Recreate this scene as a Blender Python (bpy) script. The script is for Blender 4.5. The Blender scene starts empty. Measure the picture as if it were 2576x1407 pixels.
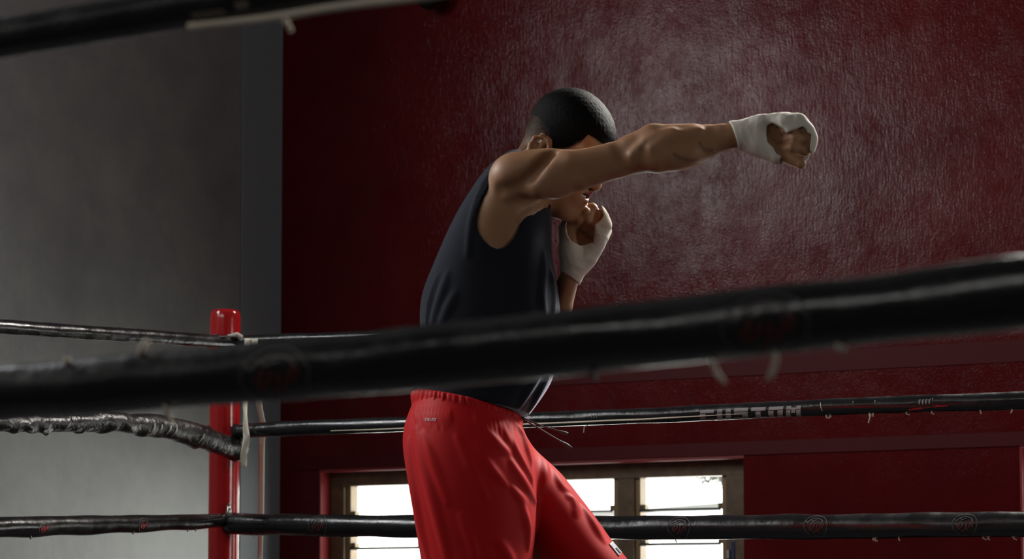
import bpy, bmesh, math, random
import numpy as np
from mathutils import Vector, Matrix

random.seed(7)
rng = np.random.default_rng(7)
S = bpy.context.scene
COL = S.collection

# ------------------------------------------------------------------ camera
FPX, W, H = 6082.0, 2576, 1407
PITCH = math.radians(4.0)
HORIZON = 1520.0
YP = HORIZON - FPX * math.tan(PITCH)
CAMZ = 1.6
cd = bpy.data.cameras.new('camera')
cam = bpy.data.objects.new('camera', cd)
COL.objects.link(cam)
cam.location = (0, 0, CAMZ)
cam.rotation_euler = (math.pi / 2 + PITCH, 0, 0)
cd.sensor_width = 36.0
cd.lens = FPX / W * 36.0
cd.shift_y = (YP - H / 2) / W
cd.clip_start, cd.clip_end = 0.05, 200
cd.dof.use_dof = True
cd.dof.focus_distance = 5.3
cd.dof.aperture_fstop = 6.0
S.camera = cam


def P(u, v, d):
    """world point of a photograph pixel at depth d (metres along +Y)"""
    x = (u - W / 2) / FPX
    y = (YP - v) / FPX
    dy = math.cos(PITCH) - y * math.sin(PITCH)
    dz = math.sin(PITCH) + y * math.cos(PITCH)
    t = d / dy
    return Vector((x * t, d, CAMZ + dz * t))


# room frame: A runs along the red wall to the right, B comes out of it
P0 = Vector((-0.793, 8.2, 0.0))
E1 = Vector((math.cos(math.radians(-30)), math.sin(math.radians(-30)), 0))
E2 = Vector((-0.5, -math.cos(math.radians(30)), 0))


def R(a, b, z):
    return P0 + E1 * a + E2 * b + Vector((0, 0, z))


ROOM_ROT = Matrix((( E1.x, E2.x, 0), (E1.y, E2.y, 0), (0, 0, 1)))


def wall_hit(u, v, b=0.0):
    """room coordinates (a, z) where the ray of a pixel meets the plane b = const"""
    p1 = P(u, v, 1.0)
    o = Vector((0, 0, CAMZ))
    d = p1 - o
    n = E2
    base = P0 + E2 * b
    t = (base - o).dot(n) / d.dot(n)
    h = o + d * t
    return (h - P0).dot(E1), h.z


# ------------------------------------------------------------------ world and lights
wd = bpy.data.worlds.new('world')
S.world = wd
wd.use_nodes = True
bg = wd.node_tree.nodes['Background']
bg.inputs[0].default_value = (1.0, 0.985, 0.95, 1)
bg.inputs[1].default_value = 6.5


def area_light(name, loc, direction, sx, sy, energy, color, spread=180):
    l = bpy.data.lights.new(name, 'AREA')
    l.shape = 'RECTANGLE'
    l.size, l.size_y = sx, sy
    l.energy = energy
    l.color = color
    l.spread = math.radians(spread)
    o = bpy.data.objects.new(name, l)
    COL.objects.link(o)
    o.location = loc
    z = -Vector(direction).normalized()
    x = Vector((0, 0, 1)).cross(z).normalized()
    y = z.cross(x)
    o.rotation_euler = Matrix((x, y, z)).transposed().to_euler()
    return o


# the window openings (along the wall, height) and the daylight they let in
WIN_L, WIN_H, WIN_R, WIN_F = (2.5, 5.9, 3.15, 4.35), (2.5, 3.8, 3.75, 4.7), (0.6, 2.2, 1.5, 3.2), (0.4, 4.4, 4.4, 5.08)
def portal(name, c, d, sx, sy):
    o = area_light(name, c, d, sx, sy, 1, (1, 1, 1))
    o.data.cycles.is_portal = True
def opening(w, at, d, nm):
    portal(nm, at((w[0] + w[1]) / 2, (w[2] + w[3]) / 2), d, w[1] - w[0], w[3] - w[2])
opening(WIN_L, lambda s, z: R(-0.19, s, z), E1, 'sky_left')
opening(WIN_H, lambda s, z: R(s, -0.19, z), E2, 'sky_rear_high')
opening(WIN_R, lambda s, z: R(8.19, s, z), -E1, 'sky_right')
opening(WIN_F, lambda s, z: R(s, 9.69, z), -E2, 'sky_front')
opening((0.2, 1.75, 1.12, 2.04), lambda s, z: R(s, -0.19, z), E2, 'sky_louvers')
opening((2.6, 4.2, 1.12, 2.04), lambda s, z: R(s, -0.19, z), E2, 'sky_louvers_right')
area_light('daylight_left', R(-0.12, 3.15, 3.75), E1 + Vector((0, 0, -0.3)), 1.2, 1.1, 48, (0.92, 0.96, 1.0))
area_light('daylight_rear_high', R(3.15, -0.12, 4.22), E2 + Vector((0, 0, -0.6)), 1.25, 0.9, 150, (1.0, 0.96, 0.88), 115)

S.view_settings.view_transform = 'Standard'
S.view_settings.look = 'None'
S.view_settings.gamma = 1.0
S.view_settings.use_curve_mapping = False
S.view_settings.exposure = -0.12
S.cycles.max_bounces = 6
S.cycles.sample_clamp_indirect = 4.0
S.cycles.caustics_reflective = False
S.cycles.caustics_refractive = False


# ------------------------------------------------------------------ object helpers
def tag(o, label=None, cat=None, group=None, kind=None):
    if label: o['label'] = label
    if cat: o['category'] = cat
    if group: o['group'] = group
    if kind: o['kind'] = kind
    return o


def empty(name, loc):
    o = bpy.data.objects.new(name, None)
    COL.objects.link(o)
    o.location = loc
    o.empty_display_size = 0.1
    return o


def link(name, me, parent=None):
    o = bpy.data.objects.new(name, me)
    COL.objects.link(o)
    if parent is not None:
        o.parent = parent
        # parents are unrotated empties or meshes: keep world placement of the vertices
        wl = Vector((0, 0, 0))
        q = parent
        while q is not None:
            wl += q.location
            q = q.parent
        o.location = -wl
    return o


def mesh_np(name, verts, quads=None, tris=None, mat=None, smooth=True):
    me = bpy.data.meshes.new(name)
    verts = np.asarray(verts, dtype=np.float32)
    loops, starts, n = [], [], 0
    if quads is not None and len(quads):
        q = np.asarray(quads, dtype=np.int32)
        loops.append(q.ravel()); starts.append(np.arange(len(q)) * 4); n = len(q) * 4
    if tris is not None and len(tris):
        t = np.asarray(tris, dtype=np.int32)
        loops.append(t.ravel()); starts.append(n + np.arange(len(t)) * 3)
    loops = np.concatenate(loops); starts = np.concatenate(starts)
    me.vertices.add(len(verts)); me.vertices.foreach_set('co', verts.ravel())
    me.loops.add(len(loops)); me.loops.foreach_set('vertex_index', loops.astype(np.int32))
    me.polygons.add(len(starts)); me.polygons.foreach_set('loop_start', starts.astype(np.int32))
    me.update(calc_edges=True)
    me.validate()
    if smooth:
        me.polygons.foreach_set('use_smooth', np.ones(len(me.polygons), dtype=bool))
    if mat: me.materials.append(mat)
    return me


class MB:
    """collects pieces of ONE part"""
    def __init__(s):
        s.v, s.f = [], []

    def box(s, c, ax, half):
        c = Vector(c)
        i = len(s.v)
        for sx in (-1, 1):
            for sy in (-1, 1):
                for sz in (-1, 1):
                    s.v.append(c + ax[0] * half[0] * sx + ax[1] * half[1] * sy + ax[2] * half[2] * sz)
        for q in ((0, 1, 3, 2), (4, 6, 7, 5), (0, 4, 5, 1), (2, 3, 7, 6), (0, 2, 6, 4), (1, 5, 7, 3)):
            s.f.append(tuple(i + k for k in q))

    def rbox(s, a0, a1, b0, b1, z0, z1):
        c = R((a0 + a1) / 2, (b0 + b1) / 2, (z0 + z1) / 2)
        s.box(c, (E1, E2, Vector((0, 0, 1))), ((a1 - a0) / 2, (b1 - b0) / 2, (z1 - z0) / 2))

    def tube(s, pts, rad, n=16, caps=True):
        pts = [Vector(p) for p in pts]
        rings = []
        prev = None
        for k, p in enumerate(pts):
            t = (pts[min(k + 1, len(pts) - 1)] - pts[max(k - 1, 0)])
            if t.length < 1e-9: t = Vector((0, 0, 1))
            t.normalize()
            if prev is None:
                up = Vector((0, 0, 1)) if abs(t.z) < 0.9 else Vector((0, 1, 0))
                x = up.cross(t).normalized()
            else:
                x = (prev - t * prev.dot(t)).normalized()
            prev = x
            y = t.cross(x)
            r = rad(k) if callable(rad) else rad
            row = []
            for j in range(n):
                a = 2 * math.pi * j / n
                row.append(len(s.v))
                s.v.append(p + (x * math.cos(a) + y * math.sin(a)) * r)
            rings.append(row)
        for k in range(len(rings) - 1):
            for j in range(n):
                s.f.append((rings[k][j], rings[k][(j + 1) % n], rings[k + 1][(j + 1) % n], rings[k + 1][j]))
        if caps:
            s.f.append(tuple(reversed(rings[0])))
            s.f.append(tuple(rings[-1]))

    def sphere(s, c, rx, ry=None, rz=None, n=16, m=10):
        ry = ry or rx; rz = rz or rx
        c = Vector(c)
        rows = []
        for i in range(m + 1):
            th = math.pi * i / m
            row = []
            for j in range(n):
                ph = 2 * math.pi * j / n
                row.append(len(s.v))
                s.v.append(c + Vector((rx * math.sin(th) * math.cos(ph), ry * math.sin(th) * math.sin(ph), rz * math.cos(th))))
            rows.append(row)
        for i in range(m):
            for j in range(n):
                s.f.append((rows[i][j], rows[i + 1][j], rows[i + 1][(j + 1) % n], rows[i][(j + 1) % n]))

    def build(s, name, mat, parent=None, smooth=False, bevel=0.0):
        me = bpy.data.meshes.new(name)
        me.from_pydata([tuple(v) for v in s.v], [], s.f)
        me.validate()
        bm = bmesh.new(); bm.from_mesh(me)
        bmesh.ops.remove_doubles(bm, verts=bm.verts, dist=1e-6)
        bmesh.ops.recalc_face_normals(bm, faces=bm.faces)
        bm.to_mesh(me); bm.free()
        if smooth:
            for p in me.polygons: p.use_smooth = True
        me.materials.append(mat)
        o = link(name, me, parent)
        if bevel:
            m = o.modifiers.new('edge', 'BEVEL'); m.width = bevel; m.segments = 2; m.limit_method = 'ANGLE'
        return o


# ------------------------------------------------------------------ materials
def mat(name, color, rough=0.5, metal=0.0, spec=0.5, **kw):
    m = bpy.data.materials.new(name); m.use_nodes = True
    b = m.node_tree.nodes['Principled BSDF']
    b.inputs['Base Color'].default_value = (*color, 1)
    b.inputs['Roughness'].default_value = rough
    b.inputs['Metallic'].default_value = metal
    b.inputs['Specular IOR Level'].default_value = spec
    for k, v in kw.items():
        b.inputs[k].default_value = v
    return m


def nd(m, t, **kw):
    n = m.node_tree.nodes.new(t)
    for k, v in kw.items():
        if k in n.inputs: n.inputs[k].default_value = v
        else: setattr(n, k, v)
    return n


def lk(m, a, b):
    m.node_tree.links.new(a, b)


def bsdf(m):
    return m.node_tree.nodes['Principled BSDF']


def coords(m, scale=(1, 1, 1), rot=(0, 0, 0), kind='Object'):
    tc = nd(m, 'ShaderNodeTexCoord'); mp = nd(m, 'ShaderNodeMapping')
    mp.inputs['Scale'].default_value = scale
    mp.inputs['Rotation'].default_value = rot
    lk(m, tc.outputs[kind], mp.inputs['Vector'])
    return mp.outputs['Vector']


def noise(m, vec, scale, detail=4, rough=0.55):
    n = nd(m, 'ShaderNodeTexNoise', Scale=scale, Detail=detail, Roughness=rough)
    lk(m, vec, n.inputs['Vector'])
    return n.outputs['Fac']


def ramp(m, fac, stops):
    r = nd(m, 'ShaderNodeValToRGB')
    e = r.color_ramp.elements
    while len(e) < len(stops): e.new(0.5)
    for k, (p, c) in enumerate(stops):
        e[k].position = p; e[k].color = (*c, 1) if len(c) == 3 else c
    lk(m, fac, r.inputs['Fac'])
    return r.outputs['Color']


def bump(m, fac, strength, dist, prev=None):
    b = nd(m, 'ShaderNodeBump', Strength=strength, Distance=dist)
    lk(m, fac, b.inputs['Height'])
    if prev is not None: lk(m, prev, b.inputs['Normal'])
    return b.outputs['Normal']


def math_node(m, op, a, b):
    n = nd(m, 'ShaderNodeMath', operation=op)
    for i, x in enumerate((a, b)):
        if isinstance(x, (int, float)): n.inputs[i].default_value = x
        else: lk(m, x, n.inputs[i])
    return n.outputs[0]


M = {}
# red wall: rough rendered wall under gloss paint with brush streaks running down
RED = (0.06, 0.0045, 0.0052)
m = M['red_wall'] = mat('red_gloss_paint', RED, 0.4, spec=0.3)
v = coords(m, (1, 1, 1))
streak = noise(m, coords(m, (1, 1, 0.2)), 140, 3, 0.6)
grit = noise(m, v, 170, 2, 0.5)
lump = noise(m, v, 9, 3, 0.5)
n1 = bump(m, streak, 1.0, 0.0009)
n2 = bump(m, grit, 1.0, 0.0006, n1)
n3 = bump(m, lump, 0.5, 0.003, n2)
lk(m, n3, bsdf(m).inputs['Normal'])
pat = noise(m, v, 2.3, 5, 0.6)
lk(m, ramp(m, pat, [(0.3, (0.082, 0.0054, 0.0068)), (0.7, (0.125, 0.008, 0.0094))]), bsdf(m).inputs['Base Color'])
lk(m, ramp(m, noise(m, v, 3.0, 4), [(0.35, (0.2,) * 3), (0.65, (0.11,) * 3)]), bsdf(m).inputs['Roughness'])
lk(m, ramp(m, noise(m, coords(m, (1, 1, 0.7)), 11, 7, 0.75), [(0.36, (0.05,) * 3), (0.64, (0.155,) * 3)]), bsdf(m).inputs['Specular IOR Level'])
m = M['red_trim'] = mat('red_smooth_paint', (0.085, 0.0056, 0.007), 0.5, spec=0.15)
lk(m, bump(m, noise(m, coords(m), 60), 0.15, 0.003), bsdf(m).inputs['Normal'])
m = M['reveal_lit_red'] = mat('red_paint_daylit', (0.24, 0.019, 0.023), 0.35)  # wall red made brighter to carry the light from outside
lk(m, bump(m, noise(m, coords(m), 80), 0.2, 0.003), bsdf(m).inputs['Normal'])
m = M['grey_wall'] = mat('grey_satin_paint', (0.2, 0.205, 0.215), 0.22, spec=0.9)
v = coords(m)
lk(m, bump(m, noise(m, coords(m, (1, 1, 0.1)), 60, 5), 0.12, 0.004, bump(m, noise(m, coords(m, (1, 1, 14)), 90, 2), 0.5, 0.0012)), bsdf(m).inputs['Normal'])
lk(m, ramp(m, noise(m, v, 3.5, 6, 0.65), [(0.3, (0.175, 0.179, 0.187)), (0.68, (0.265, 0.262, 0.258))]), bsdf(m).inputs['Base Color'])
m = M['grey_pillar'] = mat('grey_flat_paint', (0.2, 0.21, 0.235), 0.6, spec=0.3)
lk(m, bump(m, noise(m, coords(m), 40, 5), 0.15, 0.004), bsdf(m).inputs['Normal'])
M['dark_wall'] = mat('charcoal_wall_paint', (0.05, 0.05, 0.052), 0.8)
M['ceiling'] = mat('dark_ceiling_paint', (0.05, 0.05, 0.052), 0.8)
m = M['floor'] = mat('grey_concrete', (0.12, 0.115, 0.11), 0.7)
lk(m, ramp(m, noise(m, coords(m), 4, 6), [(0.3, (0.08, 0.078, 0.075)), (0.7, (0.16, 0.155, 0.15))]), bsdf(m).inputs['Base Color'])
M['canvas'] = mat('dark_grey_canvas', (0.03, 0.031, 0.034), 0.8)
M['skirt'] = mat('black_skirt_fabric', (0.015, 0.015, 0.017), 0.7)
m = M['wood'] = mat('brown_painted_wood', (0.14, 0.085, 0.042), 0.5)
lk(m, ramp(m, noise(m, coords(m, (1, 1, 1)), 30, 5), [(0.3, (0.1, 0.06, 0.03)), (0.7, (0.18, 0.115, 0.06))]), bsdf(m).inputs['Base Color'])
M['clip'] = mat('tan_louver_channel', (0.3, 0.2, 0.1), 0.4)
M['dark_metal'] = mat('dark_metal', (0.03, 0.03, 0.032), 0.4, 0.6)
M['steel'] = mat('dull_steel', (0.45, 0.46, 0.44), 0.3, 1.0)
# louver glass: mostly clear, reflecting more at a glance
m = M['glass'] = bpy.data.materials.new('louver_glass'); m.use_nodes = True
nt = m.node_tree; nt.nodes.clear()
out = nt.nodes.new('ShaderNodeOutputMaterial'); mix = nt.nodes.new('ShaderNodeMixShader')
tr = nt.nodes.new('ShaderNodeBsdfTransparent'); gl = nt.nodes.new('ShaderNodeBsdfGlossy'); fr = nt.nodes.new('ShaderNodeFresnel')
geo = nt.nodes.new('ShaderNodeNewGeometry'); sub = nt.nodes.new('ShaderNodeMath'); sub.operation = 'SUBTRACT'; sub.inputs[0].default_value = 1.0; sub.use_clamp = True
mul = nt.nodes.new('ShaderNodeMath'); mul.operation = 'MULTIPLY'
lk(m, geo.outputs['Backfacing'], sub.inputs[1]); lk(m, sub.outputs[0], mul.inputs[0]); lk(m, fr.outputs[0], mul.inputs[1])
tr.inputs[0].default_value = (0.92, 0.95, 0.93, 1); gl.inputs['Roughness'].default_value = 0.05; fr.inputs[0].default_value = 1.45
lk(m, mul.outputs[0], mix.inputs[0]); lk(m, tr.outputs[0], mix.inputs[1]); lk(m, gl.outputs[0], mix.inputs[2]); lk(m, mix.outputs[0], out.inputs[0])
M['glass_edge'] = mat('dark_glass_edge', (0.03, 0.035, 0.03), 0.3)
# black vinyl rope cover
def vinyl(name, col, rough, bs):
    m = mat(name, col, rough, spec=0.6)
    v = coords(m)
    n = bump(m, noise(m, v, 55, 4, 0.6), bs, 0.006, bump(m, noise(m, v, 14, 3), bs, 0.015))
    lk(m, n, bsdf(m).inputs['Normal'])
    lk(m, ramp(m, noise(m, v, 20, 4), [(0.35, (rough + 0.1,) * 3), (0.65, (rough - 0.05,) * 3)]), bsdf(m).inputs['Roughness'])
    return m
M['vinyl'] = vinyl('black_vinyl', (0.011, 0.0105, 0.012), 0.22, 0.1)
M['vinyl_torn'] = vinyl('creased_black_vinyl', (0.016, 0.014, 0.015), 0.3, 0.5)
M['cord'] = mat('cream_cord', (0.75, 0.66, 0.52), 0.75)
m = M['strap'] = mat('cream_cotton_strap', (0.78, 0.74, 0.62), 0.85)
lk(m, bump(m, noise(m, coords(m, (1, 1, 6)), 60), 0.2, 0.002), bsdf(m).inputs['Normal'])
M['worn'] = mat('worn_grey_lining', (0.16, 0.135, 0.11), 0.8)
M['tape'] = mat('dull_white_tape', (0.5, 0.48, 0.44), 0.7)
M['print_white'] = mat('grey_white_print', (0.3, 0.285, 0.29), 0.5)
M['print_red'] = mat('red_print', (0.42, 0.02, 0.025), 0.45)
M['print_dim'] = mat('dim_grey_print', (0.075, 0.065, 0.065), 0.45)
M['print_dimred'] = mat('dim_red_print', (0.075, 0.012, 0.012), 0.45)
m = M['post'] = mat('red_post_paint', (0.38, 0.01, 0.012), 0.16, spec=0.7)
lk(m, bump(m, noise(m, coords(m, (1, 1, 0.4)), 50, 4), 0.12, 0.003), bsdf(m).inputs['Normal'])
# skin with a stubble attribute (faded hair), an attribute for dark forearm marks and a lip attribute
m = M['skin'] = mat('brown_skin', (0.3, 0.155, 0.085), 0.48, spec=0.32)
b = bsdf(m)
b.inputs['Subsurface Weight'].default_value = 0.03
b.inputs['Subsurface Radius'].default_value = (0.014, 0.005, 0.003)
b.inputs['Subsurface Scale'].default_value = 1.0
v = coords(m)
base = ramp(m, noise(m, v, 14, 5), [(0.3, (0.31, 0.155, 0.08)), (0.7, (0.38, 0.2, 0.112))])
def mixc(m, fac, a, b_):
    n = nd(m, 'ShaderNodeMix', data_type='RGBA')
    lk(m, fac, n.inputs[0])
    for i, x in ((6, a), (7, b_)):
        if isinstance(x, tuple): n.inputs[i].default_value = (*x, 1)
        else: lk(m, x, n.inputs[i])
    return n.outputs[2]
at = nd(m, 'ShaderNodeAttribute', attribute_name='stubble')
stn = math_node(m, 'MULTIPLY', at.outputs['Fac'], ramp(m, noise(m, v, 420, 2), [(0.3, (0.8,) * 3), (0.6, (1.0,) * 3)]))
base = mixc(m, stn, base, (0.007, 0.006, 0.006))
lk(m, math_node(m, 'SUBTRACT', 0.32, math_node(m, 'MULTIPLY', at.outputs['Fac'], 0.3)), b.inputs['Specular IOR Level'])
at2 = nd(m, 'ShaderNodeAttribute', attribute_name='arm_marks')
base = mixc(m, at2.outputs['Fac'], base, (0.03, 0.026, 0.026))
at3 = nd(m, 'ShaderNodeAttribute', attribute_name='lips')
base = mixc(m, at3.outputs['Fac'], base, (0.22, 0.06, 0.05))
lk(m, base, b.inputs['Base Color'])
lk(m, bump(m, noise(m, v, 350, 3), 0.12, 0.001), b.inputs['Normal'])
m = M['hair'] = mat('black_hair', (0.0035, 0.003, 0.003), 0.6, spec=0.06)
lk(m, bump(m, noise(m, coords(m, (1, 1, 1)), 380, 3, 0.7), 0.8, 0.002), bsdf(m).inputs['Normal'])
m = M['shirt'] = mat('black_jersey', (0.0155, 0.0165, 0.022), 0.85, spec=0.05)
bsdf(m).inputs['Sheen Weight'].default_value = 0.5
bsdf(m).inputs['Sheen Roughness'].default_value = 0.34
bsdf(m).inputs['Sheen Tint'].default_value = (0.75, 0.82, 1.0, 1)
lk(m, bump(m, noise(m, coords(m), 500, 2), 0.2, 0.001), bsdf(m).inputs['Normal'])
m = M['shorts'] = mat('red_polyester', (0.5, 0.009, 0.011), 0.58, spec=0.12)
bsdf(m).inputs['Sheen Weight'].default_value = 0.04
lk(m, bump(m, noise(m, coords(m), 600, 2), 0.15, 0.0008), bsdf(m).inputs['Normal'])
m = M['wrap'] = mat('white_gauze_wrap', (0.6, 0.55, 0.48), 0.85, spec=0.2)
lk(m, bump(m, noise(m, coords(m), 300, 3), 0.35, 0.002), bsdf(m).inputs['Normal'])
M['nail'] = mat('finger_nail', (0.4, 0.24, 0.17), 0.25)
M['drawcord'] = mat('dark_grey_drawcord', (0.06, 0.055, 0.06), 0.5)
M['silver'] = mat('silver_patch', (0.6, 0.62, 0.66), 0.35)
M['mouth'] = mat('pale_mouthguard', (0.6, 0.58, 0.56), 0.2)
M['eye'] = mat('eye_white', (0.6, 0.57, 0.53), 0.2)
M['blue'] = mat('dark_blue_paint', (0.012, 0.03, 0.12), 0.5)
M['leaf'] = mat('grey_green_leaves', (0.03, 0.033, 0.022), 0.6)
M['bark'] = mat('bark', (0.06, 0.05, 0.04), 0.8)
M['roof'] = mat('pale_tin_roof', (0.12, 0.12, 0.115), 0.7)
M['black_plastic'] = mat('black_plastic', (0.008, 0.008, 0.009), 0.35)
M['pale_cable'] = mat('pale_cable', (0.4, 0.36, 0.3), 0.6)

# ------------------------------------------------------------------ room shell
WT, RH, RA, RB = 0.2, 5.2, 8.0, 9.5
WIN_TOP = 2.045
a805 = wall_hit(806, 1300)[0]
a1870 = wall_hit(1871, 1300)[0]
a2571 = wall_hit(2571, 1300)[0]
WIN1 = (a805, a1870, 1.12, WIN_TOP)
WIN2 = (a2571, a2571 + 1.6, 1.12, WIN_TOP)


def grid_wall(name, mt, to_world, length, height, openings):
    """one wall slab with rectangular openings: to_world(s, depth, z)"""
    xs = sorted({-WT, length + WT} | {o[0] for o in openings} | {o[1] for o in openings})
    zs = sorted({0.0, height} | {o[2] for o in openings} | {o[3] for o in openings})
    solid = {}
    for i in range(len(xs) - 1):
        for k in range(len(zs) - 1):
            cx, cz = (xs[i] + xs[i + 1]) / 2, (zs[k] + zs[k + 1]) / 2
            solid[i, k] = not any(o[0] < cx < o[1] and o[2] < cz < o[3] for o in openings)
    mb = MB()
    def quad(*pts):
        n = len(mb.v); mb.v.extend(pts); mb.f.append((n, n + 1, n + 2, n + 3))
    for (i, k), s in solid.items():
        if not s: continue
        x0, x1, z0, z1 = xs[i], xs[i + 1], zs[k], zs[k + 1]
        for d in (0, WT):
            quad(to_world(x0, d, z0), to_world(x1, d, z0), to_world(x1, d, z1), to_world(x0, d, z1))
        for di, dk, e in ((-1, 0, ((x0, z0), (x0, z1))), (1, 0, ((x1, z0), (x1, z1))), (0, -1, ((x0, z0), (x1, z0))), (0, 1, ((x0, z1), (x1, z1)))):
            if not solid.get((i + di, k + dk), False):
                (ax, az), (bx, bz) = e
                quad(to_world(ax, 0, az), to_world(bx, 0, bz), to_world(bx, WT, bz), to_world(ax, WT, az))
    o = mb.build(name, mt)
    return tag(o, kind='structure')


wr = grid_wall('wall_rear', M['red_wall'], lambda s, d, z: R(s, -d, z), RA, RH, [WIN1, WIN2, WIN_H])
wl_ = grid_wall('wall_left', M['grey_wall'], lambda s, d, z: R(-d, s, z), RB, RH, [WIN_L])
grid_wall('wall_right', M['dark_wall'], lambda s, d, z: R(RA + d, s, z), RB, RH, [WIN_R])
grid_wall('wall_front', M['dark_wall'], lambda s, d, z: R(s, RB + d, z), RA, RH, [WIN_F])
mb = MB(); mb.rbox(-WT, RA + WT, -WT, RB + WT, -0.15, 0); tag(mb.build('floor', M['floor']), kind='structure')
mb = MB(); mb.rbox(-WT, RA + WT, -WT, RB + WT, RH, RH + 0.15); tag(mb.build('ceiling', M['ceiling']), kind='structure')
# grey pillar in the corner, left of the red wall
mb = MB()
pil_a0 = 0.0
mb.rbox(-0.001, 0.008, 0.0, 0.228, 0, RH)
tag(mb.build('trim_1', M['grey_pillar'], bevel=0.003), kind='structure')
# grey painted return of the corner on the red wall and two smooth bands over the windows
zb = wall_hit(2300, 1095)[1]; zb2 = wall_hit(2300, 1133)[1]
mb = MB(); mb.rbox(0.05, RA - 0.05, -0.001, 0.005, zb2, zb); tag(mb.build('trim_2', M['red_trim'], bevel=0.004), kind='structure')
zb = wall_hit(2300, 868)[1]; zb2 = wall_hit(2300, 925)[1]
mb = MB(); mb.rbox(0.05, RA - 0.05, -0.001, 0.003, zb2, zb); tag(mb.build('trim_3', M['red_trim'], bevel=0.004), kind='structure')


# ------------------------------------------------------------------ louvered windows in the rear wall
def louver_window(name, win, edges, label):
    a0, a1, z0, z1 = win
    b = -0.085                       # the frame sits back in the opening
    root = empty(name, R((a0 + a1) / 2, b, z0))
    tag(root, label, 'window', kind='structure')
    fw, fd = 0.042, 0.03
    f = MB()
    f.rbox(a0, a1, b - fd, b + fd, z1 - 0.05, z1); f.rbox(a0, a1, b - fd, b + fd, z0, z0 + 0.05)
    f.rbox(a0, edges[0][0], b - fd, b + fd, z0 + 0.05, z1 - 0.05); f.rbox(edges[-1][1], a1, b - fd, b + fd, z0 + 0.05, z1 - 0.05)
    f.build('frame', M['wood'], root, bevel=0.004)
    for (l0, l1), (r0, r1) in zip(edges[:-1], edges[1:]):
        mm = MB(); mm.rbox(l1, r0, b - fd, b + fd * 0.9, z0 + 0.05, z1 - 0.05)
        mm.build('mullion', M['wood'], root, bevel=0.003)
    for (l0, l1) in edges:
        ch = MB()
        for s0 in (l0, l1 - 0.018):
            ch.rbox(s0, s0 + 0.018, b - 0.026, b + 0.016, z0 + 0.05, z1 - 0.05)
        zc = z1 - 0.05 - 0.072
        while zc > z0 + 0.06:
            for s0 in (l0 + 0.018, l1 - 0.034):
                ch.rbox(s0, s0 + 0.016, b - 0.012, b + 0.012, zc - 0.03, zc - 0.012)
            zc -= 0.1065
        ch.build('louver_channel', M['clip'], root)
        zc = z1 - 0.05 - 0.057
        k = 0
        while zc > z0 + 0.1:
            g = MB()
            tilt = math.radians(28)
            up = (Vector((0, 0, 1)) * math.cos(tilt) + E2 * -math.sin(tilt))
            nn = up.cross(E1)
            g.box(R((l0 + l1) / 2, b, zc), (E1, nn, up), ((l1 - l0) / 2 - 0.02, 0.0022, 0.052))
            gl_ = g.build('louver_pane', M['glass'], root)
            e = MB()
            e.box(R((l0 + l1) / 2, b, zc) - up * 0.0525, (E1, nn, up), ((l1 - l0) / 2 - 0.02, 0.0036, 0.0034))
            e.build('pane_edge', M['glass_edge'], gl_)
            zc -= 0.1065; k += 1
    return root


def wa(u): return wall_hit(u, 1300, -0.085)[0]
ed = [(wa(878), wa(1078)), (wa(1112), wa(1312)), (wa(1348), wa(1563)), (wa(1604), wa(1836))]
louver_window('window_1', WIN1, ed, 'brown wooden louvered window behind the boxer in the red wall')
d2 = WIN2[1] - WIN2[0]
louver_window('window_2', WIN2, [(WIN2[0] + 0.05 + k * 0.38, WIN2[0] + 0.05 + k * 0.38 + 0.33) for k in range(4)], 'louvered window at the far edge of the red wall')
# red reveal lips round the first window, outdoor light painted into their colour
for nm, win in (('trim_4', WIN1), ('trim_5', WIN2)):
    t = MB(); a0, a1, z0, z1 = win
    t.rbox(a0 - 0.004, a0 + 0.004, -0.055, 0.004, z0, z1 + 0.004); t.rbox(a0 - 0.004, a1 + 0.004, -0.055, 0.004, z1 - 0.004, z1 + 0.006)
    tag(t.build(nm, M['reveal_lit_red'], bevel=0.002), kind='structure')
# plain frames of the windows that only light the room
def plain_window(name, to_world, s0, s1, z0, z1):
    f = MB()
    def bx(a, b_, c, d_):
        n = len(f.v)
        for dd in (0.06, 0.1):
            f.v.extend([to_world(a, dd, c), to_world(b_, dd, c), to_world(b_, dd, d_), to_world(a, dd, d_)])
        for q in ((0, 1, 2, 3), (7, 6, 5, 4), (0, 4, 5, 1), (1, 5, 6, 2), (2, 6, 7, 3), (3, 7, 4, 0)): f.f.append(tuple(n + i for i in q))
    bx(s0, s1, z0, z0 + 0.05); bx(s0, s1, z1 - 0.05, z1)
    n = max(2, round((s1 - s0) / 1.0))
    for k in range(n + 1):
        c = s0 + 0.025 + (s1 - s0 - 0.05) * k / n
        bx(c - 0.025, c + 0.025, z0 + 0.05, z1 - 0.05)
    tag(f.build(name, M['wood']), kind='structure')
plain_window('window_3', lambda s, d, z: R(s, -d, z), *WIN_H)
plain_window('window_4', lambda s, d, z: R(-d, s, z), *WIN_L)
plain_window('window_5', lambda s, d, z: R(RA + d, s, z), *WIN_R)
plain_window('window_6', lambda s, d, z: R(s, RB + d, z), *WIN_F)

# small things on the right jamb of the window
w1 = bpy.data.objects['window_1']
q = MB(); ja = wa(1843); q.rbox(ja - 0.004, ja + 0.004, -0.057, -0.048, 1.74, 1.765); q.build('latch', M['tape'], w1)
q = MB(); ja = wa(1854); q.rbox(ja - 0.006, ja + 0.006, -0.057, -0.052, 1.66, 1.79); q.build('blue_strip', M['blue'], w1)
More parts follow.
